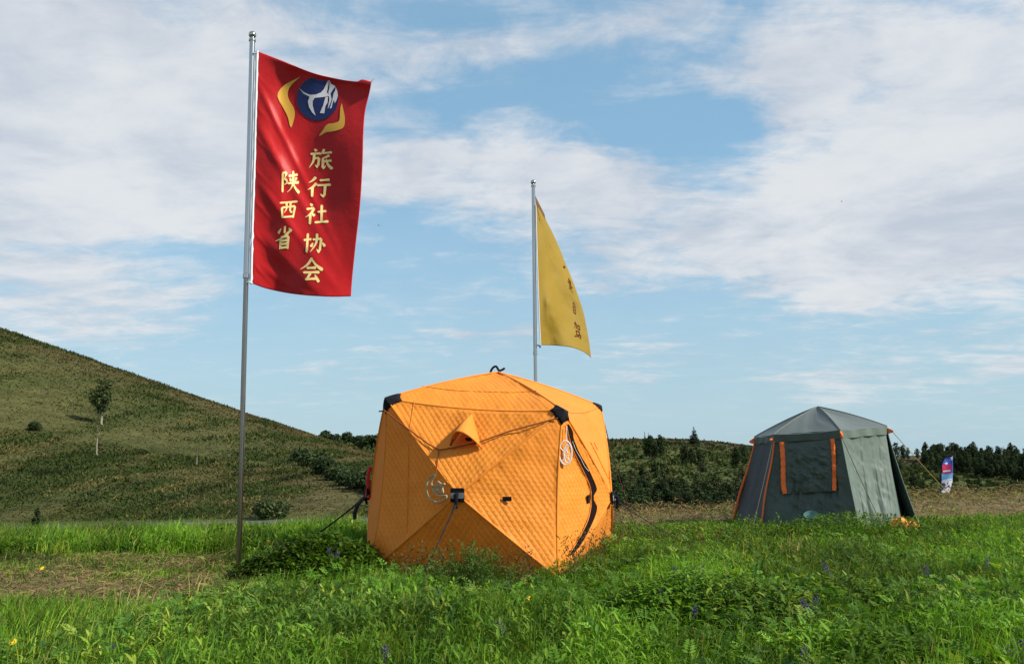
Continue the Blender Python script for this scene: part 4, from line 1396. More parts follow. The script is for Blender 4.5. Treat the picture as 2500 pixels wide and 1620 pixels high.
def bird(px, py, y, span, roll, label):
    c = at(px, py, y)
    root = empty('flying_bird', c); tag(root, label, 'bird', 'birds in the sky')
    body = [(0.0, -0.34, 0.0, 0.01), (0.0, -0.28, 0.01, 0.045), (0.0, -0.15, 0.0, 0.075), (0.0, 0.05, 0.0, 0.08), (0.0, 0.25, 0.0, 0.035), (0.0, 0.42, 0.0, 0.05), (0, 0.46, 0, 0.01)]
    rot = Matrix.Rotation(roll, 3, 'Y') @ Matrix.Rotation(1.0, 3, 'Z')
    MB().tube([rot @ Vector(b[:3]) * span for b in body], [b[3] * span for b in body], 8).build('body', M_bird, root)
    for s in (-1, 1):
        w = [(0.04, -0.14, 0.02), (0.30, -0.20, 0.12), (0.55, -0.12, 0.10), (0.80, 0.10, 0.04), (0.5, 0.06, 0.10), (0.28, 0.10, 0.11), (0.04, 0.14, 0.02)]
        up = [rot @ Vector((s * a, b, c_ + 0.012)) * span for a, b, c_ in w]; dn = [rot @ Vector((s * a, b, c_ - 0.012)) * span for a, b, c_ in w]
        n = len(w)
        MB().add(up + dn, [tuple(range(n)), tuple(range(2 * n - 1, n - 1, -1))] + [(k, (k + 1) % n, n + (k + 1) % n, n + k) for k in range(n)]).build('wing', M_bird, root)


bird(924, 550, 60.0, 0.22, 0.7, 'small bird flying just right of the red flag')
bird(2055, 492, 90.0, 0.30, 0.1, 'tiny bird gliding high over the grey tent before the clouds')

# ------------------------------------------------------------------ trees and shrubs
M_leaf_dark = material('tree_leaves', tint=True, rough=0.75, translucent=0.18, spec=0.15)
M_bark_pale = material('pale_bark', (0.25, 0.22, 0.17), 0.85, var=0.3, var_scale=5, bump=0.01, bump_scale=20)
M_bark_dark = material('dark_bark', (0.075, 0.058, 0.042), 0.9, var=0.25, var_scale=5, bump=0.01, bump_scale=20)


def leaf_cloud(centers, radii, per, size, rng, c0, c1, squash=0.75):
    """leaf clumps as small bent triangles pairs scattered through ball-like lobes"""
    V = []; C = []
    for (c, r) in zip(centers, radii):
        n = max(6, int(3.2 * per * r * r))
        d = rng.normal(size=(n, 3)); d /= np.linalg.norm(d, axis=1)[:, None]
        rad = r * (0.55 + 0.5 * rng.random(n) ** 0.6)
        p = np.asarray(c) + d * rad[:, None] * np.array((1, 1, squash))
        a = rng.normal(size=(n, 3)); a /= np.linalg.norm(a, axis=1)[:, None]
        b = np.cross(a, d + 0.35 * rng.normal(size=(n, 3))); b /= np.linalg.norm(b, axis=1)[:, None] + 1e-9
        s = size * (0.6 + 0.8 * rng.random(n))[:, None]
        q = np.stack([p - a * s, p - b * s * 0.45, p + a * s, p + b * s * 0.45 + d * s * 0.25], 1)
        V.append(q)
        k = rng.random(n)[:, None] ** 1.3
        lobe = rng.random() * 0.5
        col = np.asarray(c0)[None] * (1 - k) + np.asarray(c1)[None] * k
        col = col * (0.78 + 0.44 * lobe)
        C.append(np.repeat(col[:, None], 4, 1))
    V = np.concatenate(V); C = np.concatenate(C)
    n = len(V)
    Q = np.arange(n * 4).reshape(n, 4)
    return V.reshape(-1, 3), Q, C.reshape(-1, 3)


def crown_mesh(name, centers, radii, per, size, seed, c0, c1, squash=0.8):
    v, q, c = leaf_cloud(centers, radii, per, size, np.random.default_rng(seed), c0, c1, squash)
    return np_mesh(name, v, quads=q, colors=c, mat=M_leaf_dark)


DK0, DK1 = (0.018, 0.033, 0.011), (0.048, 0.072, 0.022)
MD0, MD1 = (0.030, 0.050, 0.016), (0.078, 0.108, 0.034)
OL0, OL1 = (0.044, 0.058, 0.020), (0.106, 0.116, 0.042)


def broad_proto(seed, h=8.0, w=2.2, low=0.18, c0=DK0, c1=DK1, n=16, per=34, size=0.28):
    """rounded broadleaf crown of height h with its trunk and limbs"""
    rng = np.random.default_rng(seed)
    cs = []; rs = []
    for k in range(n):
        t = low + (0.97 - low) * (k + rng.random()) / n
        prof = math.sin(math.pi * min(1, (t - low) / (1 - low) * 0.86 + 0.12)) ** 0.7
        a = rng.random() * 6.283; rr = w * 0.55 * prof * (0.35 + 0.75 * rng.random())
        cs.append((rr * math.cos(a), rr * math.sin(a), h * t)); rs.append(w * 0.46 * (0.45 + 0.6 * prof) * (0.75 + 0.4 * rng.random()))
    crown = crown_mesh('crown', cs, rs, per, size, seed + 1, c0, c1, 1.0)
    mb = MB()
    mb.tube([Vector((0, 0, -0.4)), Vector((0.05, 0, h * 0.3)), Vector((-0.05, 0.06, h * 0.62)), Vector((0, 0, h * 0.9))], [0.022 * h, 0.016 * h, 0.010 * h, 0.003 * h], 7)
    for k in range(5):
        z0_ = h * (0.25 + 0.1 * k); c = cs[min(n - 1, int((0.2 + 0.15 * k) * n))]
        mb.tube([Vector((0, 0, z0_)), Vector((c[0] * 0.5, c[1] * 0.5, (z0_ + c[2]) / 2)), Vector(c)], [0.008 * h, 0.005 * h, 0.002 * h], 5)
    return crown, mb


def conifer_proto(seed, h=9.0, w=1.5, c0=DK0, c1=DK1):
    rng = np.random.default_rng(seed)
    cs = []; rs = []
    for k in range(26):
        t = 0.10 + 0.88 * k / 25
        r = w * (1 - t) ** 0.75 * (0.8 + 0.3 * rng.random())
        for j in range(max(1, int(5 * (1 - t) + 1))):
            a = rng.random() * 6.283
            cs.append((r * 0.55 * math.cos(a), r * 0.55 * math.sin(a), h * t)); rs.append(max(0.16, r * 0.42))
    crown = crown_mesh('crown', cs, rs, 46, 0.20, seed + 1, c0, c1, 0.6)
    mb = MB().tube([Vector((0, 0, -0.4)), Vector((0, 0, h * 0.5)), Vector((0, 0, h * 0.96))], [0.018 * h, 0.011 * h, 0.003 * h], 7)
    return crown, mb


def tree_proto(name, crown, mb, bark, label, cat, group):
    root = empty(name, Vector((0, 0, 0)))
    tag(root, label, cat, group)
    obj('crown', crown, root)
    mb.build('trunk', bark, root)
    return root


def copy_tree(root, loc, s, rz, label=None, group=None, sz=None):
    r = root.copy(); COL.objects.link(r)
    for ch in list(root.children):
        c = ch.copy(); c.parent = r; COL.objects.link(c)
    r.location = loc; r.rotation_euler = (0, 0, rz); r.scale = (s, s, sz or s)
    if label: r['label'] = label
    if group: r['group'] = group
    return r


protos = {}
def use(key, loc, s, rz, label, group, sz=None, cat='tree'):
    """first use places the prototype itself, later uses copy it"""
    root, used = protos[key]
    if not used:
        protos[key] = (root, True)
        root.location = loc; root.rotation_euler = (0, 0, rz); root.scale = (s, s, sz or s)
        tag(root, label, cat)
        if group: root['group'] = group
        elif 'group' in root: del root['group']
        return root
    r = copy_tree(root, loc, s, rz, label, group, sz)
    r['category'] = cat
    if group is None and 'group' in r: del r['group']
    return r


def mk(key, name, pr, bark):
    protos[key] = (tree_proto(name, pr[0], pr[1], bark, 'x', 'tree', None), False)


mk('b1', 'broadleaf_tree', broad_proto(101, 8, 2.3), M_bark_dark)
mk('b2', 'broadleaf_tree', broad_proto(111, 8, 1.9, 0.14, MD0, MD1), M_bark_dark)
mk('b3', 'broadleaf_tree', broad_proto(121, 8, 2.0, 0.2, OL0, OL1), M_bark_pale)
mk('b4', 'broadleaf_tree', broad_proto(131, 8, 2.9, 0.12, DK0, DK1), M_bark_dark)
mk('c1', 'conifer_tree', conifer_proto(141, 9, 1.7), M_bark_dark)
mk('c2', 'conifer_tree', conifer_proto(151, 9, 1.35, MD0, MD1), M_bark_dark)
rng = np.random.default_rng(77)


def plant_at(key, px, py, hpx, label, group, y0=30, y1=420, cat='tree', hm=8.0, wid=1.0):
    p = hit(px, py, y0, y1)
    if p is None: return None
    h = hpx / 1900.0 * p.y
    s = h / hm
    p.z -= 0.05 * s
    return use(key, p, s * wid, float(rng.random() * 6.28), label, group, sz=s, cat=cat)


# single trees and shrubs that stand apart
mk('asp', 'aspen_tree', broad_proto(161, 8, 1.9, 0.30, DK0, MD1, n=18, per=44, size=0.22), M_bark_pale)
plant_at('asp', 247, 1036, 106, 'lone leafy tree with a pale bare trunk halfway up the left hill', None, wid=1.3)


def sapling_proto(seed, c0, c1):
    rng_ = np.random.default_rng(seed)
    cs = [(0.25 * rng_.normal(), 0.25 * rng_.normal(), 2.2 + 2.2 * rng_.random()) for _ in range(12)]
    crown = crown_mesh('crown', cs, [0.42] * 12, 40, 0.10, seed, c0, c1, 1.0)
    mb = MB().tube([Vector((0, 0, -0.2)), Vector((0.06, 0, 1.5)), Vector((0.0, 0.05, 3.0)), Vector((0.1, 0, 4.4))], [0.11, 0.09, 0.06, 0.02], 7)
    for k in range(4):
        mb.tube([Vector((0, 0, 2.0 + 0.4 * k)), Vector((0.35 * math.cos(k * 2.1), 0.35 * math.sin(k * 2.1), 2.6 + 0.45 * k))], [0.035, 0.012], 5)
    return crown, mb


mk('sap', 'birch_sapling', sapling_proto(171, OL0, OL1), M_bark_pale)
plant_at('sap', 236, 1112, 74, 'thin sapling with a pale stem just below the lone hill tree', None, hm=4.5)
plant_at('sap', 480, 1138, 46, 'tiny pale-stemmed sapling on the left hill near the flagpole', None, hm=4.5)


def shrub_proto(seed, w, h, c0, c1):
    rng_ = np.random.default_rng(seed)
    cs = []; rs = []
    for _ in range(16):
        a = rng_.random() * 6.283; r = w * 0.7 * rng_.random() ** 0.5
        cs.append((r * math.cos(a), r * math.sin(a), h * (0.25 + 0.55 * rng_.random() * (1 - 0.5 * r / w)))); rs.append(0.36 * h * (0.7 + 0.5 * rng_.random()))
    crown = crown_mesh('foliage', cs, rs, 240 / (h * h), 0.085 * h, seed, c0, c1, 0.9)
    mb = MB()
    for k in range(5):
        mb.tube([Vector((0, 0, -0.1)), Vector((0.3 * w * math.cos(k * 1.3), 0.3 * w * math.sin(k * 1.3), h * 0.35)), Vector(cs[k])], [0.03 * h, 0.02 * h, 0.008 * h], 5)
    return crown, mb


mk('sh1', 'shrub', shrub_proto(181, 1.3, 2.0, DK0, DK1), M_bark_dark)
mk('sh2', 'shrub', shrub_proto(191, 1.6, 2.0, DK0, MD1), M_bark_dark)
mk('sh3', 'conifer_shrub', conifer_proto(201, 2.4, 0.75), M_bark_dark)
plant_at('sh1', 84, 1052, 24, 'small dark round shrub on the left hill, left of the lone tree', None, hm=2.0, cat='shrub')
plant_at('sh3', 88, 1293, 52, 'dark cone-shaped bush at the hill foot beside the road', None, y0=26, hm=2.4, cat='shrub')
plant_at('sh2', 658, 1266, 54, 'dark green bush at the hill foot right of the flagpole', None, y0=26, hm=2.0, cat='shrub')
LB = 'dense dark bush in the thicket at the hill end left of the orange tent'
for (px, py, hh, k) in ((735, 1128, 36, 'sh1'), (768, 1140, 44, 'sh2'), (792, 1158, 44, 'sh1'), (822, 1172, 40, 'sh2'), (848, 1186, 40, 'sh1'), (880, 1194, 46, 'sh2'),
                        (905, 1200, 50, 'sh1'), (930, 1206, 50, 'sh2'), (815, 1150, 26, 'sh1'), (870, 1170, 30, 'sh1'), (905, 1175, 34, 'sh2')):
    plant_at(k, px, py, hh, LB, 'bushes in the thicket beside the orange tent', hm=2.0, wid=1.1, cat='shrub')
# trees showing over the end of the left hill
for k in range(26):
    px = 735 + 9 * k + float(rng.normal()) * 4
    y = 182 + 10 * rng.random()
    d = ray(px, 1100)
    top_px = 1062 - 3 * math.sin(k * 1.1) - (4 if 5 < k < 14 else 0) + max(0, (780 - px) * 0.12) + float(rng.normal()) * 3
    x = EYE.x + d.x * y; z0_ = gz(x, y)
    h = EYE.z + ray(px, top_px).z * y - z0_
    if h < 1: continue
    use(['b1', 'b4', 'b2'][k % 3], Vector((x, y, z0_ - 0.1)), h / 8 * 1.25, float(rng.random() * 6.28), 'dark tree in the far wood seen over the left hill end', 'trees of the wood beyond the left hill', sz=h / 8)

# forest on the slope behind the tents
LABEL_F = {'b1': 'dark rounded tree in the wood on the slope between the tents', 'b4': 'broad dark tree in the wood on the slope between the tents', 'b2': 'mid green tree in the wood on the slope between the tents',
           'b3': 'olive green tree with greyish trunk in the wood between the tents', 'c2': 'slender conifer in the wood on the slope between the tents'}
GF = 'trees of the wood behind the tents'
spots = []
for row in range(9):
    t = row / 8
    n = 25 if row < 7 else 13
    for k in range(n):
        px = 1400 + (1900 - 1400) * (k + 0.5 + 0.35 * float(rng.normal())) / n
        top = 1136 + 20 * math.sin(px * 0.014)
        base = 1262 - (1262 - top) * t * 0.93 + float(rng.normal()) * 4
        spots.append((px, base, t))
for px, base, t in spots:
    if t > 0.8 and rng.random() < 0.45: continue
    if t > 0.45 and 1630 < px < 1850 and rng.random() < 0.88: continue
    if t > 0.85: continue
    key = rng.choice(['b1', 'b2', 'b2', 'b3', 'b3', 'c2', 'b3', 'b2'] if t > 0.3 else ['b1', 'b4', 'b1', 'b2', 'b2'])
    plant_at(str(key), px, base, float(rng.uniform(38, 70)) * (1.0 - 0.42 * t), LABEL_F[str(key)], GF, hm=8.0 if key[0] == 'b' else 9.0, y0=60, wid=1.4)
# darker taller trees standing out on that slope
for px, py, hh, key in ((1588, 1118, 54, 'b4'), (1600, 1120, 40, 'b1'), (1615, 1112, 50, 'b1'), (1672, 1132, 44, 'b4'), (1690, 1135, 40, 'b1'), (1708, 1135, 38, 'b1'), (1800, 1140, 46, 'b4'), (1818, 1138, 46, 'b1'), (1575, 1092, 34, 'c2'), (1584, 1092, 32, 'c1')):
    plant_at(key, px, py, hh, 'dark tree standing out above the wood on the slope behind the tents', 'dark trees high on the slope', y0=60)
plant_at('c1', 1695, 1084, 42, 'lone dark conifer on the bare ridge between the two tents', None, y0=200, hm=9.0, wid=2.2)

# right-hand treeline and scattered trees
LABEL_R = {'c1': 'dark pointed conifer in the far treeline right of the grey tent', 'c2': 'greener slim conifer in the far treeline right of the grey tent', 'b1': 'dark rounded tree in the far treeline right of the grey tent',
           'b4': 'wide dark tree in the far treeline right of the grey tent', 'b2': 'mid green tree in the far treeline right of the grey tent'}
GR = 'trees of the right-hand treeline'
for row in range(4):
    for k in range(28):
        px = 2266 + 10.2 * k + float(rng.normal()) * 5
        base = 1146 + 0.08 * (px - 2270) - 9 * row + float(rng.normal()) * 3
        key = str(rng.choice(['c1', 'b1', 'b2', 'b1', 'c2', 'b4']))
        top = 1080 - 0.03 * (px - 2270) + 8 * math.sin(px * 0.09) + float(rng.normal()) * 6 + 7 * (3 - row)
        hh = float(rng.uniform(34, 48))
        plant_at(key, px, base, hh, LABEL_R[key], GR, y0=80, hm=9.0 if key[0] == 'c' else 8.0, wid=0.95)
for k, (px, py, hh, key) in enumerate(((2205, 1125, 38, 'b1'), (2218, 1122, 30, 'b2'), (2240, 1124, 30, 'b3'), (2256, 1128, 34, 'b2'), (2268, 1130, 30, 'b3'), (2212, 1092, 12, 'b1'),
                        (2190, 1140, 60, 'b2'), (2180, 1170, 70, 'b3'), (2200, 1165, 40, 'b2'))):
    plant_at(key, px, py, hh, 'olive tree on the slope just right of the grey tent', 'olive trees beside the grey tent', y0=60)
for px, py, hh, key, lb in ((2232, 1194, 40, 'b4', 'round dark tree low on the slope between grey tent and feather banner'),
                            (2256, 1198, 30, 'b2', 'smaller dull green tree left of the feather banner'),
                            (2288, 1158, 22, 'b1', 'little dark tree right behind the feather banner'),
                            (2350, 1156, 20, 'c1', 'narrow dark tree alone on the slope right of the feather banner'),
                            (2394, 1192, 34, 'b2', 'broad low tree on the slope above the hay, right of the banner'),
                            (2470, 1188, 14, 'b1', 'small dark bush on the far slope near the right edge')):
    plant_at(key, px, py, hh, lb, None, y0=60)
for px, py, hh in ((2390, 1164, 32), (2402, 1166, 36), (2420, 1168, 34), (2436, 1164, 36), (2452, 1168, 34), (2470, 1172, 38), (2490, 1178, 38), (2508, 1180, 40)):
    plant_at(['b4', 'b1'][px % 2], px, py, hh, LABEL_R[['b4', 'b1'][px % 2]], GR, y0=60, wid=1.1)
# ------------------------------------------------------------------ meadow: grass, weeds, hay
M_grass = material('grass_blades', tint=True, rough=0.6, translucent=0.36, tcol=(1.12, 1.25, 0.4), spec=0.10)
M_weed = material('weed_leaves', tint=True, rough=0.6, translucent=0.34, tcol=(1.12, 1.25, 0.4), spec=0.12)
M_straw = material('hay_straw', tint=True, rough=0.85, translucent=0.12, spec=0.1)
M_turf = material('hill_tufts', tint=True, rough=0.85, translucent=0.22, spec=0.1)
G = np.random.default_rng(5)


class Stuff:
    def __init__(self): self.v = []; self.t = []; self.c = []; self.n = 0

    def add(self, V, T, C):
        """V (n,k,3) T (m,3) local triangles, C (n,k,3) or (n,3)"""
        n, k, _ = V.shape
        if n == 0: return
        self.v.append(V.reshape(-1, 3).astype(np.float32))
        self.t.append((np.arange(n)[:, None, None] * k + np.asarray(T)[None] + self.n).reshape(-1, 3).astype(np.int32))
        if C.ndim == 2: C = np.repeat(C[:, None], k, 1)
        self.c.append(C.reshape(-1, 3).astype(np.float32)); self.n += n * k

    def count(self): return sum(len(t) for t in self.t)

    def build(self, name, mat, label=None):
        me = np_mesh(name, np.concatenate(self.v), tris=np.concatenate(self.t), colors=np.concatenate(self.c), smooth=True, mat=mat)
        o = obj(name, me); tag(o, label, None, None, 'stuff'); return o


def blades(S, P, h, w, az, bend, col, tipcol=None, fine=None):
    n = len(P)
    if n == 0: return
    if fine is None:
        k = P[:, 1] < 5.6
        for sel, fn in ((k, True), (~k, False)):
            blades(S, P[sel], h[sel], w[sel], az[sel], bend[sel], col[sel], None if tipcol is None else tipcol[sel], fn)
        return
    d = np.stack([np.cos(az), np.sin(az), 0 * az], -1); side = np.stack([-np.sin(az + 0.9), np.cos(az + 0.9), 0 * az], -1)
    V = []; C = []
    for t, k in (((0.0, 1.0), (0.4, 0.95), (0.75, 0.62), (1.0, 0.0)) if fine else ((0.0, 1.0), (0.55, 0.9), (1.0, 0.0))):
        c = P + d * (bend * h * t * t)[:, None] + np.array((0, 0, 1.0)) * (h * (t - 0.42 * bend * t * t))[:, None]
        if k > 0:
            V += [c - side * (w * k * 0.5)[:, None], c + side * (w * k * 0.5)[:, None]]
        else: V += [c]
        cc = col if tipcol is None else col * (1 - t) + tipcol * t
        C += [cc, cc] if k > 0 else [cc]
    T = [(0, 1, 3), (0, 3, 2), (2, 3, 5), (2, 5, 4), (4, 5, 6)] if fine else [(0, 1, 3), (0, 3, 2), (2, 3, 4)]
    S.add(np.stack(V, 1), T, np.stack(C, 1))


def leaves(S, P, D, Nrm, ln, w, droop, col, shape=(0.35, 0.75), fine=None):
    """folded lanceolate leaves: base P, unit direction D, leaf normal Nrm"""
    n = len(P)
    if n == 0: return
    if fine is None:
        k = P[:, 1] < 6.4
        for sel, fn in ((k, True), (~k, False)):
            leaves(S, P[sel], D[sel], Nrm[sel], ln[sel], w[sel], droop[sel], col[sel], shape, fn)
        return
    side = np.cross(D, Nrm); side /= np.linalg.norm(side, axis=1)[:, None] + 1e-9
    up = np.cross(side, D)
    def mid(t): return P + D * (ln * t)[:, None] - np.array((0, 0, 1.0)) * (droop * ln * t * t)[:, None]
    a, b = mid(shape[0]), mid(shape[1])
    L1 = a + side * (w * 0.5)[:, None] + up * (w * 0.18)[:, None]; R1 = a - side * (w * 0.5)[:, None] + up * (w * 0.18)[:, None]
    L2 = b + side * (w * 0.34)[:, None] + up * (w * 0.12)[:, None]; R2 = b - side * (w * 0.34)[:, None] + up * (w * 0.12)[:, None]
    if not fine:
        a = mid(0.45); c_ = side * (w * 0.5)[:, None] + up * (w * 0.18)[:, None]; d_ = -side * (w * 0.5)[:, None] + up * (w * 0.18)[:, None]
        S.add(np.stack([P, a + c_, a, a + d_, mid(1.0)], 1), [(0, 2, 1), (0, 3, 2), (1, 2, 4), (2, 3, 4)], col)
        return
    V = np.stack([P, L1, a, R1, L2, b, R2, mid(1.0)], 1)
    T = [(0, 2, 1), (0, 3, 2), (1, 2, 5), (1, 5, 4), (2, 3, 6), (2, 6, 5), (4, 5, 7), (5, 6, 7)]
    S.add(V, T, col)


def leaflets(S, P, D, Nrm, ln, w, col):
    side = np.cross(D, Nrm); side /= np.linalg.norm(side, axis=1)[:, None] + 1e-9
    m_ = P + D * (ln * 0.5)[:, None]
    V = np.stack([P, m_ + side * (w * 0.5)[:, None], P + D * ln[:, None], m_ - side * (w * 0.5)[:, None]], 1)
    S.add(V, [(0, 1, 2), (0, 2, 3)], col)


def unit(a): return a / (np.linalg.norm(a, axis=1)[:, None] + 1e-9)


def scatter(n, y0, y1, dens=None, xpad=0.8, kx=0.74):
    xpad += WIDER[0]
    """random ground points inside the view fan, thinned by dens(x, y) in 0..1"""
    y = np.sqrt(G.random(n) * ((y1) ** 2 - y0 ** 2) + y0 ** 2)
    x = (G.random(n) * 2 - 1) * (kx * y + xpad)
    if dens is not None:
        k = G.random(n) < dens(x, y); x, y = x[k], y[k]
    return x, y


def in_tent(x, y):
    """inside the footprint of either tent"""
    a = np.array([(BL.x, BL.y), (BR.x, BR.y), (BRB.x, BRB.y), (BK.x, BK.y)])
    r = np.ones_like(x, bool)
    for i in range(4):
        p, q = a[i], a[(i + 1) % 4]
        r &= ((q[0] - p[0]) * (y - p[1]) - (q[1] - p[1]) * (x - p[0])) > -0.02
    g = np.hypot(x - gc.x, y - gc.y) < 1.42
    return r | g


def lushness(x, y): return fbm(x / 1.6, y / 1.6, 51, 4)


def front_of_tent(x, y):
    """low trodden strip right before the orange tent"""
    return sstep(6.3, 7.4, y) * (1 - sstep(8.6, 9.0, y)) * sstep(-2.3, -1.7, x) * (1 - sstep(0.7, 1.3, x))


def height_scale(x, y):
    h = 0.75 + 0.6 * lushness(x, y)
    h = h * (1 - 0.38 * front_of_tent(x, y))
    left_tall = sstep(10.3, 10.8, y) * (1 - sstep(13.0, 14.0, y)) * (1 - sstep(-1.6, -1.2, x))
    h = h * (1 + 0.25 * left_tall)
    h = h * (1 - 0.45 * sstep(5.6, 6.6, y) * (1 - sstep(8.0, 8.6, y)) * (1 - sstep(-2.6, -1.8, x)))
    h = h * (1 - 0.30 * sstep(8.5, 10.5, y) * sstep(0.5, 2.0, x))
    return h


def meadow_density(x, y):
    return (1 - hay_mask(x, y)) * (~in_tent(x, y)) * (1 - sstep(13.6, 14.6, y) * sstep(-2, 0, x)) * (1 - sstep(20.5, 22.3, y))


GREENS = np.array([(0.072, 0.180, 0.012), (0.046, 0.135, 0.011), (0.100, 0.220, 0.016), (0.025, 0.085, 0.011), (0.130, 0.215, 0.022), (0.054, 0.128, 0.014)])


def greens(n, x, y, dark=0.0):
    k = np.clip((fbm(x / 0.9, y / 0.9, 71, 3) - 0.5) * 3.0 + 0.5 + 0.30 * G.normal(size=n), 0, 0.999)
    c = GREENS[(k * len(GREENS)).astype(int)] * (0.78 + 0.44 * G.random(n))[:, None]
    sp = fbm(x / 0.55, y / 0.7, 73, 3)                    # darker and lighter kinds growing in clumps
    c = c * np.array((1.48, 1.13, 1.40)) * (0.70 + 0.60 * sstep(0.30, 0.68, sp))[:, None]
    return c * (1 - dark)


def patch(x, y, seed, lo, hi, sc=1.4): return sstep(lo, hi, fbm(x / sc, y / sc, seed, 3))


grass = Stuff(); weeds = Stuff(); vetch = Stuff()
WIDER = [0.0]

# fine grass everywhere, in tufts
def tufts(n, y0, y1, per, hmin, hmax, w, dens, seed_dark=0.0, spread=0.05, wide=1.0):
    x, y = scatter(n, y0, y1, dens)
    m_ = len(x)
    hs = height_scale(x, y)
    X = np.repeat(x, per) + G.normal(size=m_ * per) * spread; Y = np.repeat(y, per) + G.normal(size=m_ * per) * spread
    Z = ground_z(X, Y)
    h = np.repeat(hs * (hmin + (hmax - hmin) * G.random(m_)), per) * (0.45 + 0.65 * G.random(m_ * per))
    c = np.repeat(greens(m_, x, y), per, 0) * (0.8 + 0.4 * G.random(m_ * per))[:, None]
    dry = (G.random(m_ * per) < 0.05)
    c[dry] = np.array((0.26, 0.21, 0.075)) * (0.7 + 0.5 * G.random(dry.sum()))[:, None]
    W_ = w * (0.7 + 0.6 * G.random(m_ * per))
    blades(grass, np.stack([X, Y, Z - 0.01], -1), h, W_, G.random(m_ * per) * 6.283, 0.15 + 0.75 * G.random(m_ * per) ** 1.3, c * 0.82, c * 1.12)


tufts(7800, 2.9, 6.0, 10, 0.12, 0.30, 0.0075, meadow_density)
tufts(9500, 6.0, 10.0, 9, 0.10, 0.26, 0.0095, meadow_density)
tufts(8500, 10.0, 14.6, 9, 0.10, 0.24, 0.013, meadow_density)
# tall pale-green grass stands
tall = lambda x, y: meadow_density(x, y) * np.clip(patch(x, y, 81, 0.50, 0.62) * 0.75 + (1 - sstep(-3.2, -2.0, x)) * (y < 6.4), 0, 1)
tufts(5200, 3.0, 7.4, 13, 0.22, 0.36, 0.0085, tall, spread=0.045)
tufts(3000, 7.4, 13.5, 11, 0.16, 0.28, 0.011, lambda x, y: meadow_density(x, y) * patch(x, y, 81, 0.50, 0.62), spread=0.05)
# the taller grass bank before the road
bank = lambda x, y: (~in_tent(x, y)) * sstep(10.4, 10.7, y + 0.5 * (fbm(x / 0.8, y / 0.8, 83, 3) - 0.5)) * (1 - sstep(-1.5, -1.2, x)) * np.clip(0.25 + 1.1 * patch(x, y, 85, 0.38, 0.52, 1.1) + (x < -4.4) * 0.6, 0, 1)
tufts(9000, 10.2, 13.6, 12, 0.20, 0.33, 0.012, bank, spread=0.06)
tufts(5000, 13.6, 22.0, 9, 0.16, 0.30, 0.020, lambda x, y: meadow_density(x, y) * (x < 0), spread=0.10)
# a little green among the hay on the left, and the far rim
tufts(10000, 6.6, 10.6, 6, 0.05, 0.14, 0.009, lambda x, y: hay_mask(x, y) * (x < -2) * (0.65 + 0.5 * patch(x, y, 87, 0.45, 0.6, 0.8)), spread=0.05)
tufts(5000, 13.2, 19.5, 6, 0.06, 0.15, 0.013, lambda x, y: hay_mask(x, y) * (x > 0) * 0.9 * patch(x, y, 88, 0.5, 0.62, 1.0), spread=0.08)


# broad-leaved weeds: upright stems with lance-shaped leaves
def stems(S, n, y0, y1, dens, hmin, hmax, nleaf, lmin, lmax, wr, dark=0.0, elev=(0.25, 0.95), bright=1.0, kx=0.74):
    x, y = scatter(n, y0, y1, dens, kx=kx)
    m_ = len(x)
    if m_ == 0: return
    z = ground_z(x, y); hs = height_scale(x, y)
    h = hs * (hmin + (hmax - hmin) * G.random(m_))
    lean = G.normal(size=(m_, 2)) * 0.16
    base = np.stack([x, y, z - 0.01], -1); top = base + np.stack([lean[:, 0] * h, lean[:, 1] * h, h], -1)
    c = greens(m_, x, y, dark) * bright
    # stem
    sd = np.array((1.0, 0.2, 0)) * 0.0022
    S.add(np.stack([base - sd, base + sd, top], 1), [(0, 1, 2)], c * 0.9)
    a0 = G.random(m_) * 6.283
    for k in range(nleaf):
        t = 0.12 + 0.88 * (k + 0.5 * G.random(m_)) / nleaf
        P = base + (top - base) * t[:, None]
        az = a0 + 2.4 * k + G.normal(size=m_) * 0.3
        e = elev[0] + (elev[1] - elev[0]) * t + G.normal(size=m_) * 0.18
        D = np.stack([np.cos(az) * np.cos(e), np.sin(az) * np.cos(e), np.sin(e)], -1)
        Nn = np.stack([-np.cos(az) * np.sin(e), -np.sin(az) * np.sin(e), np.cos(e)], -1)
        ln = (lmin + (lmax - lmin) * G.random(m_)) * (1.05 - 0.45 * np.abs(t - 0.5)) * np.clip(hs, 0.6, 1.3)
        leaves(S, P, D, Nn, ln, ln * wr * (0.8 + 0.4 * G.random(m_)), 0.15 + 0.35 * G.random(m_), c * (0.82 + 0.36 * G.random(m_))[:, None])


leafy = lambda x, y: meadow_density(x, y) * np.clip(0.25 + patch(x, y, 91, 0.40, 0.58), 0, 1) * np.clip(1 - (1 - sstep(-3.4, -2.4, x)) * (y < 6.6), 0.12, 1)
stems(weeds, 4600, 2.9, 6.2, leafy, 0.12, 0.28, 12, 0.05, 0.115, 0.20)
stems(weeds, 4300, 6.2, 9.5, leafy, 0.11, 0.25, 11, 0.05, 0.11, 0.22)
stems(weeds, 4200, 9.5, 13.8, leafy, 0.11, 0.24, 9, 0.06, 0.12, 0.28)
# clumps of bigger bright leaves
clump = lambda x, y: meadow_density(x, y) * patch(x, y, 93, 0.56, 0.66, 0.9)
stems(weeds, 2400, 2.9, 7.5, clump, 0.14, 0.26, 10, 0.075, 0.135, 0.18, elev=(0.45, 1.25), bright=1.22)
# darker leafy weeds around the grey tent and right of the orange one
dk = lambda x, y: meadow_density(x, y) * sstep(9.2, 10.4, y) * sstep(0.9, 1.5, x) * (1 - sstep(6.2, 7.5, x)) * np.clip(0.2 + patch(x, y, 95, 0.45, 0.58), 0, 1)
stems(weeds, 3000, 9.2, 12.6, dk, 0.20, 0.36, 12, 0.06, 0.12, 0.30, dark=0.18)


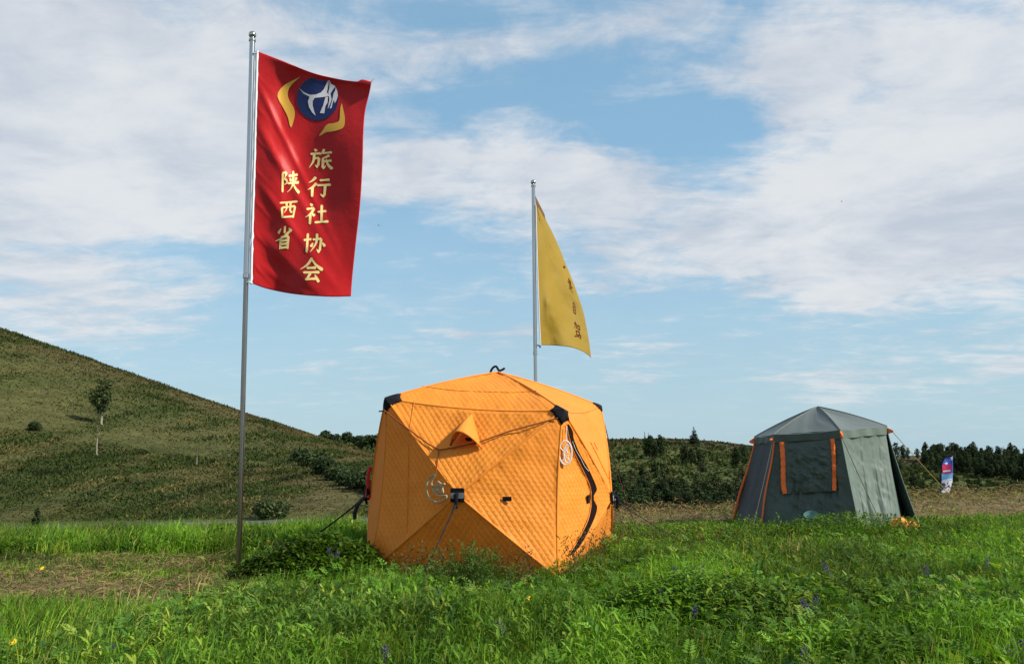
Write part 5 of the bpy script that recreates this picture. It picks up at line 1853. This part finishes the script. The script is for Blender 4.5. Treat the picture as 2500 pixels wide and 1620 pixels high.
# vetch and yarrow: fine pinnate leaves
def pinnate(S, n, y0, y1, dens, hmin, hmax, nl, llen, pairs, dark=0.0):
    x, y = scatter(n, y0, y1, dens)
    m_ = len(x)
    if m_ == 0: return
    z = ground_z(x, y); hs = height_scale(x, y)
    for k in range(nl):
        az = G.random(m_) * 6.283; e = 0.15 + 0.9 * G.random(m_)
        hh = hs * (hmin + (hmax - hmin) * G.random(m_)) * (0.35 + 0.65 * G.random(m_))
        P0 = np.stack([x + G.normal(size=m_) * 0.07, y + G.normal(size=m_) * 0.07, z + hh], -1)
        D = np.stack([np.cos(az) * np.cos(e), np.sin(az) * np.cos(e), np.sin(e)], -1)
        Nn = np.stack([-np.cos(az) * np.sin(e), -np.sin(az) * np.sin(e), np.cos(e)], -1)
        side = np.cross(D, Nn)
        L = llen * (0.7 + 0.6 * G.random(m_))
        c = greens(m_, x, y, dark) * np.array((0.85, 0.95, 1.15))
        for j in range(pairs):
            t = (j + 0.6) / pairs
            Pj = P0 + D * (L * t)[:, None] - np.array((0, 0, 1.0)) * (0.35 * L * t * t)[:, None]
            for s in (-1, 1):
                Dl = unit(side * s + D * 0.45 + 0.15 * G.normal(size=(m_, 3)))
                ll = L * 0.30 * (1.1 - 0.6 * t)
                leaflets(S, Pj, Dl, Nn, ll, ll * 0.38, c * (0.85 + 0.3 * G.random(m_))[:, None])


vz = lambda x, y: meadow_density(x, y) * np.clip(0.10 + patch(x, y, 97, 0.48, 0.60, 1.2) + np.exp(-(((x - 1.35) / 1.0) ** 2 + ((y - 5.6) / 0.7) ** 2)), 0, 1)
pinnate(vetch, 1900, 2.9, 6.6, vz, 0.08, 0.27, 9, 0.11, 7)
pinnate(vetch, 1100, 6.6, 10.0, vz, 0.08, 0.24, 7, 0.13, 5)
# raised vetch mound before and right of the orange tent
def mound(S, cx, cy, rx_, ry_, hz, n, dark, l0=0.04, l1=0.09):
    u = G.random(n) * 6.283; r = np.sqrt(G.random(n)); t = G.random(n) ** 0.5
    x = cx + rx_ * r * np.cos(u); y = cy + ry_ * r * np.sin(u)
    z = ground_z(x, y) + hz * np.sqrt(np.clip(1 - r * r, 0, 1)) * t
    az = G.random(n) * 6.283; e = -0.1 + 1.1 * G.random(n)
    D = np.stack([np.cos(az) * np.cos(e), np.sin(az) * np.cos(e), np.sin(e)], -1); Nn = np.stack([-np.cos(az) * np.sin(e), -np.sin(az) * np.sin(e), np.cos(e)], -1)
    ln = l0 + (l1 - l0) * G.random(n)
    leaves(S, np.stack([x, y, z], -1), D, Nn, ln, ln * (0.26 + 0.14 * G.random(n)), 0.6 * G.random(n), greens(n, x, y, dark))


mound(vetch, 1.35, 5.75, 0.85, 0.50, 0.40, 5200, 0.12)
mound(vetch, 2.35, 6.1, 0.6, 0.45, 0.28, 2200, 0.10)
mound(vetch, 1.9, 4.7, 0.55, 0.40, 0.26, 1800, 0.0)
mound(vetch, 3.0, 5.4, 0.7, 0.4, 0.22, 1600, 0.05)
mound(vetch, 4.6, 10.9, 1.2, 0.5, 0.36, 3200, 0.15)
mound(vetch, 2.3, 10.6, 1.0, 0.6, 0.30, 2400, 0.15)

# the same meadow continues to both sides of the view
WIDER[0] = 3.2
beside = lambda x, y: meadow_density(x, y) * (np.abs(x) > 0.74 * y + 0.8)
tufts(6000, 1.6, 13.0, 9, 0.12, 0.30, 0.011, beside)
stems(weeds, 4500, 1.6, 13.0, beside, 0.12, 0.28, 10, 0.05, 0.115, 0.20)
WIDER[0] = 0.0
tufts(1800, 1.5, 2.95, 10, 0.10, 0.24, 0.008, meadow_density)

grass.build('grass', M_grass)
weeds.build('weeds', M_weed)
vetch.build('vetch', M_weed)

# reddish wormwood sprigs before the orange tent
worm = Stuff()
def sprigs(S, pts, h0, h1, c0, c1, nl=26, ll=0.035):
    n = len(pts); x = np.array([p[0] for p in pts]); y = np.array([p[1] for p in pts]); z = ground_z(x, y)
    h = h0 + (h1 - h0) * G.random(n)
    lean = G.normal(size=(n, 2)) * 0.22
    base = np.stack([x, y, z], -1); top = base + np.stack([lean[:, 0] * h, lean[:, 1] * h, h], -1)
    k = G.random(n)[:, None]; c = np.array(c0) * (1 - k) + np.array(c1) * k
    sd = np.array((1.0, 0.2, 0)) * 0.0035
    S.add(np.stack([base - sd, base + sd, top], 1), [(0, 1, 2)], c * 0.7)
    for j in range(nl):
        t = 0.2 + 0.8 * G.random(n)
        P = base + (top - base) * t[:, None]
        az = G.random(n) * 6.283; e = 0.2 + 0.9 * G.random(n)
        D = np.stack([np.cos(az) * np.cos(e), np.sin(az) * np.cos(e), np.sin(e)], -1)
        Q = P + D * (0.05 * (1.1 - t))[:, None]
        Nn = unit(G.normal(size=(n, 3)))
        leaflets(S, Q, unit(D + 0.3 * Nn), Nn, ll * (0.6 + 0.8 * G.random(n)), 0.013 + 0 * t, c * (0.8 + 0.4 * G.random(n))[:, None])


def cluster(px, py, n, sx, y):
    c = gnd(px, py, y, 0)
    return [(c.x + G.normal() * sx, y + G.normal() * 0.15) for _ in range(n)]


pts = []
for (px, n, sx, y) in ((975, 4, 0.10, 8.1), (1010, 4, 0.10, 8.0), (1060, 8, 0.10, 7.75), (1095, 8, 0.09, 7.7), (1165, 6, 0.08, 7.6), (1240, 9, 0.07, 7.55), (1265, 5, 0.07, 7.5), (1300, 5, 0.07, 7.6), (1385, 5, 0.05, 7.9),
                       (1420, 5, 0.07, 8.2), (1450, 7, 0.09, 8.6), (1480, 5, 0.1, 9.0)):
    pts += cluster(px, 1390, n, sx, y)
sprigs(worm, pts, 0.20, 0.40, (0.06, 0.075, 0.022), (0.15, 0.085, 0.035))
pts = []
for (px, n, sx, y) in ((1155, 20, 0.07, 7.6), (1175, 22, 0.09, 7.5), (1150, 10, 0.12, 7.4)):
    pts += cluster(px, 1390, n, sx, y)
sprigs(worm, pts, 0.24, 0.42, (0.05, 0.11, 0.02), (0.09, 0.14, 0.03), 34)
pts = []
for (px, n, sx, y) in ((1530, 10, 0.25, 9.8), (1600, 10, 0.3, 9.4), (1660, 10, 0.3, 9.8), (1740, 8, 0.4, 9.5)):
    pts += cluster(px, 1330, n, sx, y)
sprigs(worm, pts, 0.2, 0.36, (0.07, 0.09, 0.03), (0.13, 0.08, 0.03))
worm.build('wormwood', M_weed)

# dry pale stalks
dry = Stuff()
for (px, py, y, n, s, h) in ((1930, 1345, 8.6, 16, 0.10, 0.42), (1950, 1345, 8.7, 8, 0.16, 0.36), (305, 1480, 6.4, 18, 0.10, 0.34), (320, 1470, 6.6, 10, 0.16, 0.30), (480, 1440, 7.2, 10, 0.2, 0.26), (2250, 1420, 7.0, 12, 0.3, 0.3), (1790, 1340, 9.0, 20, 0.4, 0.3)):
    c = gnd(px, py, y, 0)
    x = c.x + G.normal(size=n) * s; yv_ = y + G.normal(size=n) * s * 0.6
    col = np.array((0.36, 0.30, 0.11)) * (0.7 + 0.5 * G.random(n))[:, None]
    blades(dry, np.stack([x, yv_, ground_z(x, yv_)], -1), h * (0.7 + 0.5 * G.random(n)), 0.0055 + 0 * x, G.random(n) * 6.28, 0.15 + 0.7 * G.random(n), col)
dry.build('dry_stalks', M_straw)

# mown hay lying on the ground
hay = Stuff()
def straw(n, y0, y1, sel, lmin, lmax, w, lift):
    x, y = scatter(n, y0, y1, lambda x, y: hay_mask(x, y) * sel(x, y) * (~in_tent(x, y)), xpad=1.5)
    m_ = len(x)
    wind = fbm(x / 0.9, y / 0.35, 101, 3)
    z = ground_z(x, y) + lift * np.clip((wind - 0.35) * 2.2, 0.05, 1) * G.random(m_)
    az = G.random(m_) * 6.283; e = G.normal(size=m_) * 0.28 + 0.12
    ln = lmin + (lmax - lmin) * G.random(m_)
    D = np.stack([np.cos(az) * np.cos(e), np.sin(az) * np.cos(e), np.sin(e)], -1)
    Nn = unit(np.stack([0.4 * G.normal(size=m_), 0.4 * G.normal(size=m_), 1 + 0 * az], -1))
    k = np.clip(fbm(x / 0.6, y / 0.5, 103, 3) * 1.6 - 0.3 + 0.25 * G.normal(size=m_), 0, 1)[:, None]
    c = np.array((0.075, 0.046, 0.022)) * (1 - k) + np.array((0.27, 0.19, 0.085)) * k
    g_ = G.random(m_) < 0.16
    c[g_] = np.array((0.15, 0.19, 0.045)) * (0.7 + 0.6 * G.random(g_.sum()))[:, None]
    leaves(hay, np.stack([x, y, z + 0.01], -1), D, Nn, ln, w * (0.7 + 0.6 * G.random(m_)), 0.10 + 0.5 * G.random(m_), c)


straw(46000, 6.5, 11.2, lambda x, y: (x < 0) * 1.0, 0.08, 0.24, 0.010, 0.12)
straw(60000, 12.8, 24, lambda x, y: (x > -1) * 1.0, 0.10, 0.28, 0.014, 0.42)
hay.build('mown_hay', M_straw)

# rough turf on the hill and far slopes
turf = Stuff()
def rough(n, y0, y1, sel, h0, h1, w, per=3, kx=0.80):
    y = (G.random(n) * (y1 ** 1.3 - y0 ** 1.3) + y0 ** 1.3) ** (1 / 1.3)
    x = (G.random(n) * 2 - 1) * (kx * y)
    k = sel(x, y); x, y = x[k], y[k]
    m_ = len(x)
    base = zone_color(x, y)
    p1 = fbm(x / 2.4, y / 13.0, 111, 4); p2 = fbm(x / 1.1, y / 6.0, 113, 3)
    g_ = sstep(0.42, 0.62, p1)[:, None]
    c = base * np.array((1.05, 0.98, 0.9)) * (1 - g_) + np.array((0.036, 0.055, 0.013)) * g_
    p2 = p2 + 0.05 * G.normal(size=m_)
    st = (p2 > 0.72)
    c[st] = np.array((0.120, 0.100, 0.036)) * (0.8 + 0.4 * G.random(st.sum()))[:, None]
    dkk = (p2 < 0.31)
    c[dkk] = np.array((0.019, 0.028, 0.008))
    c = c * (0.82 + 0.36 * G.random(m_))[:, None]
    hsz = (h0 + (h1 - h0) * G.random(m_)) * (0.7 + 0.8 * g_[:, 0]) * np.clip(y / 85.0, 0.35, 1.3)
    for j in range(per):
        az = G.random(m_) * 6.283
        P = np.stack([x + G.normal(size=m_) * 0.25, y + G.normal(size=m_) * 0.25, 0 * x], -1); P[:, 2] = ground_z(P[:, 0], P[:, 1]) - 0.05
        s = np.stack([np.cos(az), np.sin(az), 0 * az], -1) * (w * (0.6 + 0.8 * G.random(m_)) * np.clip(y / 85.0, 0.4, 1.3))[:, None]
        tip = P + np.stack([G.normal(size=m_) * 0.12, G.normal(size=m_) * 0.12, hsz * (0.6 + 0.6 * G.random(m_))], -1)
        q = tip + s * 0.9 - np.array((0, 0, 1.0)) * (hsz * 0.3)[:, None]
        turf.add(np.stack([P - s, P + s, q, tip], 1), [(0, 1, 2), (0, 2, 3)], c * (0.85 + 0.3 * G.random(m_))[:, None])


rough(120000, 30, 122, lambda x, y: x < -0.06 * y + 4, 0.08, 0.26, 0.075, 2)
rough(60000, 30, 62, lambda x, y: x < -0.06 * y + 4, 0.10, 0.34, 0.10, 2)
rough(9000, 29.5, 34, lambda x, y: x < -0.02 * y, 0.15, 0.42, 0.035)
rough(42000, 130, 335, lambda x, y: x > -0.22 * y, 0.2, 0.6, 0.35, 2)
turf.build('hill_grass', M_turf)
print('stuff triangles', [s.count() for s in (grass, weeds, vetch, worm, dry, hay, turf)])

# dark leafy bush left of the orange tent
bsh = Stuff()
cb = gnd(755, 1395, 8.35, 0)
BUSH = empty('leafy_bush', cb)
tag(BUSH, 'dark leafy green mound of a bush between flagpole and orange tent', 'bush')
for (dx_, dy_, r1, r2, hh, n) in ((-0.05, 0.0, 0.34, 0.34, 0.44, 2600), (0.20, 0.10, 0.30, 0.32, 0.46, 2200), (0.50, 0.12, 0.28, 0.32, 0.34, 1700), (-0.40, -0.05, 0.30, 0.28, 0.26, 1300), (0.12, -0.28, 0.5, 0.22, 0.24, 1500), (-0.62, -0.1, 0.2, 0.2, 0.16, 500)):
    mound(bsh, cb.x + dx_ * 0.95, cb.y + dy_, r1, r2, hh * 0.92, n, 0.50, 0.05, 0.11)
V = np.concatenate(bsh.v) - np3(cb)
me = np_mesh('foliage', V, tris=np.concatenate(bsh.t), colors=np.concatenate(bsh.c), smooth=True, mat=M_weed)
obj('foliage', me, BUSH)['kind'] = 'stuff'
mb = MB()
for k in range(9):
    a = k * 0.7
    mb.tube([Vector((0.1 * math.cos(a), 0.08 * math.sin(a), -0.03)), Vector((0.28 * math.cos(a), 0.2 * math.sin(a), 0.2)), Vector((0.42 * math.cos(a), 0.3 * math.sin(a), 0.34))], [0.008, 0.006, 0.003], 5)
mb.build('stems', M_bark_dark, BUSH)

# purple vetch spikes and yellow flowers
M_purple = material('purple_petals', (0.115, 0.060, 0.235), 0.6, translucent=0.2)
M_stalk = material('flower_stalk', (0.06, 0.13, 0.025), 0.6)
M_yel_fl = material('yellow_petals', (0.75, 0.50, 0.02), 0.6)


def flower_spike(loc, h):
    root = empty('vetch_flower', loc)
    hh = h
    MB().tube([Vector((0, 0, -hh)), Vector((0.012, 0, -hh * 0.4)), Vector((0, 0, 0.0)), Vector((0.004, 0, 0.07))], [0.003, 0.0028, 0.0025, 0.001], 5).build('stalk', M_stalk, root)
    mb = MB()
    for k in range(22):
        t = k / 21; a = k * 2.4
        r = 0.013 * (1.0 - 0.65 * t); z = 0.075 * t - 0.005
        c = Vector((r * math.cos(a), r * math.sin(a), z)); o = Vector((math.cos(a), math.sin(a), -0.35)).normalized()
        s = o.cross(Vector((0, 0, 1))).normalized(); u = s.cross(o)
        L_ = 0.017 * (1 - 0.4 * t)
        vs = [c, c + o * L_ * 0.5 + s * 0.0055, c + o * L_ - u * 0.003, c + o * L_ * 0.5 - s * 0.0055, c + o * L_ * 0.55 + u * 0.006]
        mb.add(vs, [(0, 1, 4), (1, 2, 4), (2, 3, 4), (3, 0, 4), (0, 3, 2, 1)])
    mb.build('petals', M_purple, root, angle=3)
    return root


FM = 'small purple vetch flower on the leafy mound in the meadow between the tents'
FL = [(x, y, d, FM) for x, y, d in ((1645, 1405, 6.2), (1690, 1412, 6.2), (1712, 1405, 6.3), (1683, 1428, 6.0), (1780, 1425, 6.2), (1778, 1435, 6.1), (1808, 1448, 5.9), (1860, 1460, 5.8), (1890, 1458, 5.8),
      (1905, 1442, 6.0), (1906, 1460, 5.9), (1692, 1502, 5.3), (1616, 1462, 5.7), (1620, 1440, 5.9), (1735, 1440, 6.0))]
FL += [(1968, 1488, 5.5, 'largest purple vetch flower, right of the vetch mound in the meadow'), (1974, 1502, 5.4, 'purple flower spike just below the largest vetch flower in the meadow'), (1992, 1490, 5.5, 'thin purple flower spike just right of the largest vetch flower'),
       (2262, 1402, 6.5, 'purple vetch flower in the grass below the orange stuff sack'), (2410, 1385, 7.0, 'purple vetch flower in the grass below the feather banner'), (2482, 1464, 5.9, 'purple vetch flower at the right edge of the meadow'),
       (2482, 1600, 4.6, 'purple vetch flower in the bottom right corner, right one of two'), (2458, 1600, 4.6, 'purple vetch flower in the bottom right corner, left one of two'), (1962, 1606, 4.4, 'purple vetch flower at the bottom edge below the vetch mound'),
       (275, 1600, 4.6, 'purple vetch flower in the tall grass at bottom left'), (945, 1608, 4.4, 'purple vetch flower at the bottom edge below the orange tent'), (805, 1352, 8.2, 'purple flower on the dark bush, the upper one of two'),
       (822, 1366, 8.15, 'purple flower on the dark bush, the lower one of two'), (1225, 1545, 5.0, 'purple flower in the grass straight below the orange tent door'), (2020, 1398, 6.6, 'purple flower in the grass below the grey tent front')]
proto = None
for (px, py, y, lb) in FL:
    p = at(px, py, y)
    h = max(0.08, p.z - gz(p.x, p.y))
    if proto is None:
        proto = flower_spike(p, 0.30); r = proto
    else:
        r = copy_tree(proto, p, 1.0, float(G.random() * 6.28))
    k = 0.9 + 0.5 * float(G.random()); r.scale = (k, k, k)
    r.rotation_euler = (0.25 * float(G.normal()), 0.25 * float(G.normal()), float(G.random() * 6.28))
    tag(r, lb, 'flower', 'purple vetch flowers')

proto = None
for (px, py, y, lb) in ((30, 1568, 4.9, 'tiny yellow flower in the grass near the bottom left corner'), (102, 1388, 7.6, 'tiny yellow flower on the mown strip left of the red flagpole'),
                    (655, 1322, 10.4, 'tiny yellow flower on the grass bank right of the red flagpole'), (1290, 1462, 5.8, 'tiny yellow flower in the grass before the orange tent')):
    p = at(px, py, y)
    if proto is None:
        root = empty('yellow_flower', p); proto = root
        MB().tube([Vector((0, 0, -0.25)), Vector((0.01, 0, -0.1)), Vector((0, 0, 0))], [0.003, 0.003, 0.003], 5).build('stalk', M_stalk, root)
        mb = MB()
        for k in range(13):
            a = k * 2 * math.pi / 13; o = Vector((math.cos(a), math.sin(a), 0.35)); s = Vector((-math.sin(a), math.cos(a), 0))
            c = Vector((0, 0, 0.002))
            mb.add([c, c + o * 0.016 + s * 0.006, c + o * 0.028, c + o * 0.016 - s * 0.006, c + o * 0.014 + Vector((0, 0, -0.004))], [(0, 1, 4), (1, 2, 4), (2, 3, 4), (3, 0, 4), (0, 3, 2, 1)])
        mb.lathe((0, 0, -0.008), [(0.003, 0), (0.009, 0.006), (0.009, 0.014), (0.001, 0.018)], 10)
        mb.build('petals', M_yel_fl, root, angle=3)
        r = root
    else:
        r = copy_tree(proto, p, 1.0, float(G.random() * 6.28))
    tag(r, lb, 'flower', 'yellow meadow flowers')
    r.rotation_euler = (0.7, 0.2, float(G.random() * 6))
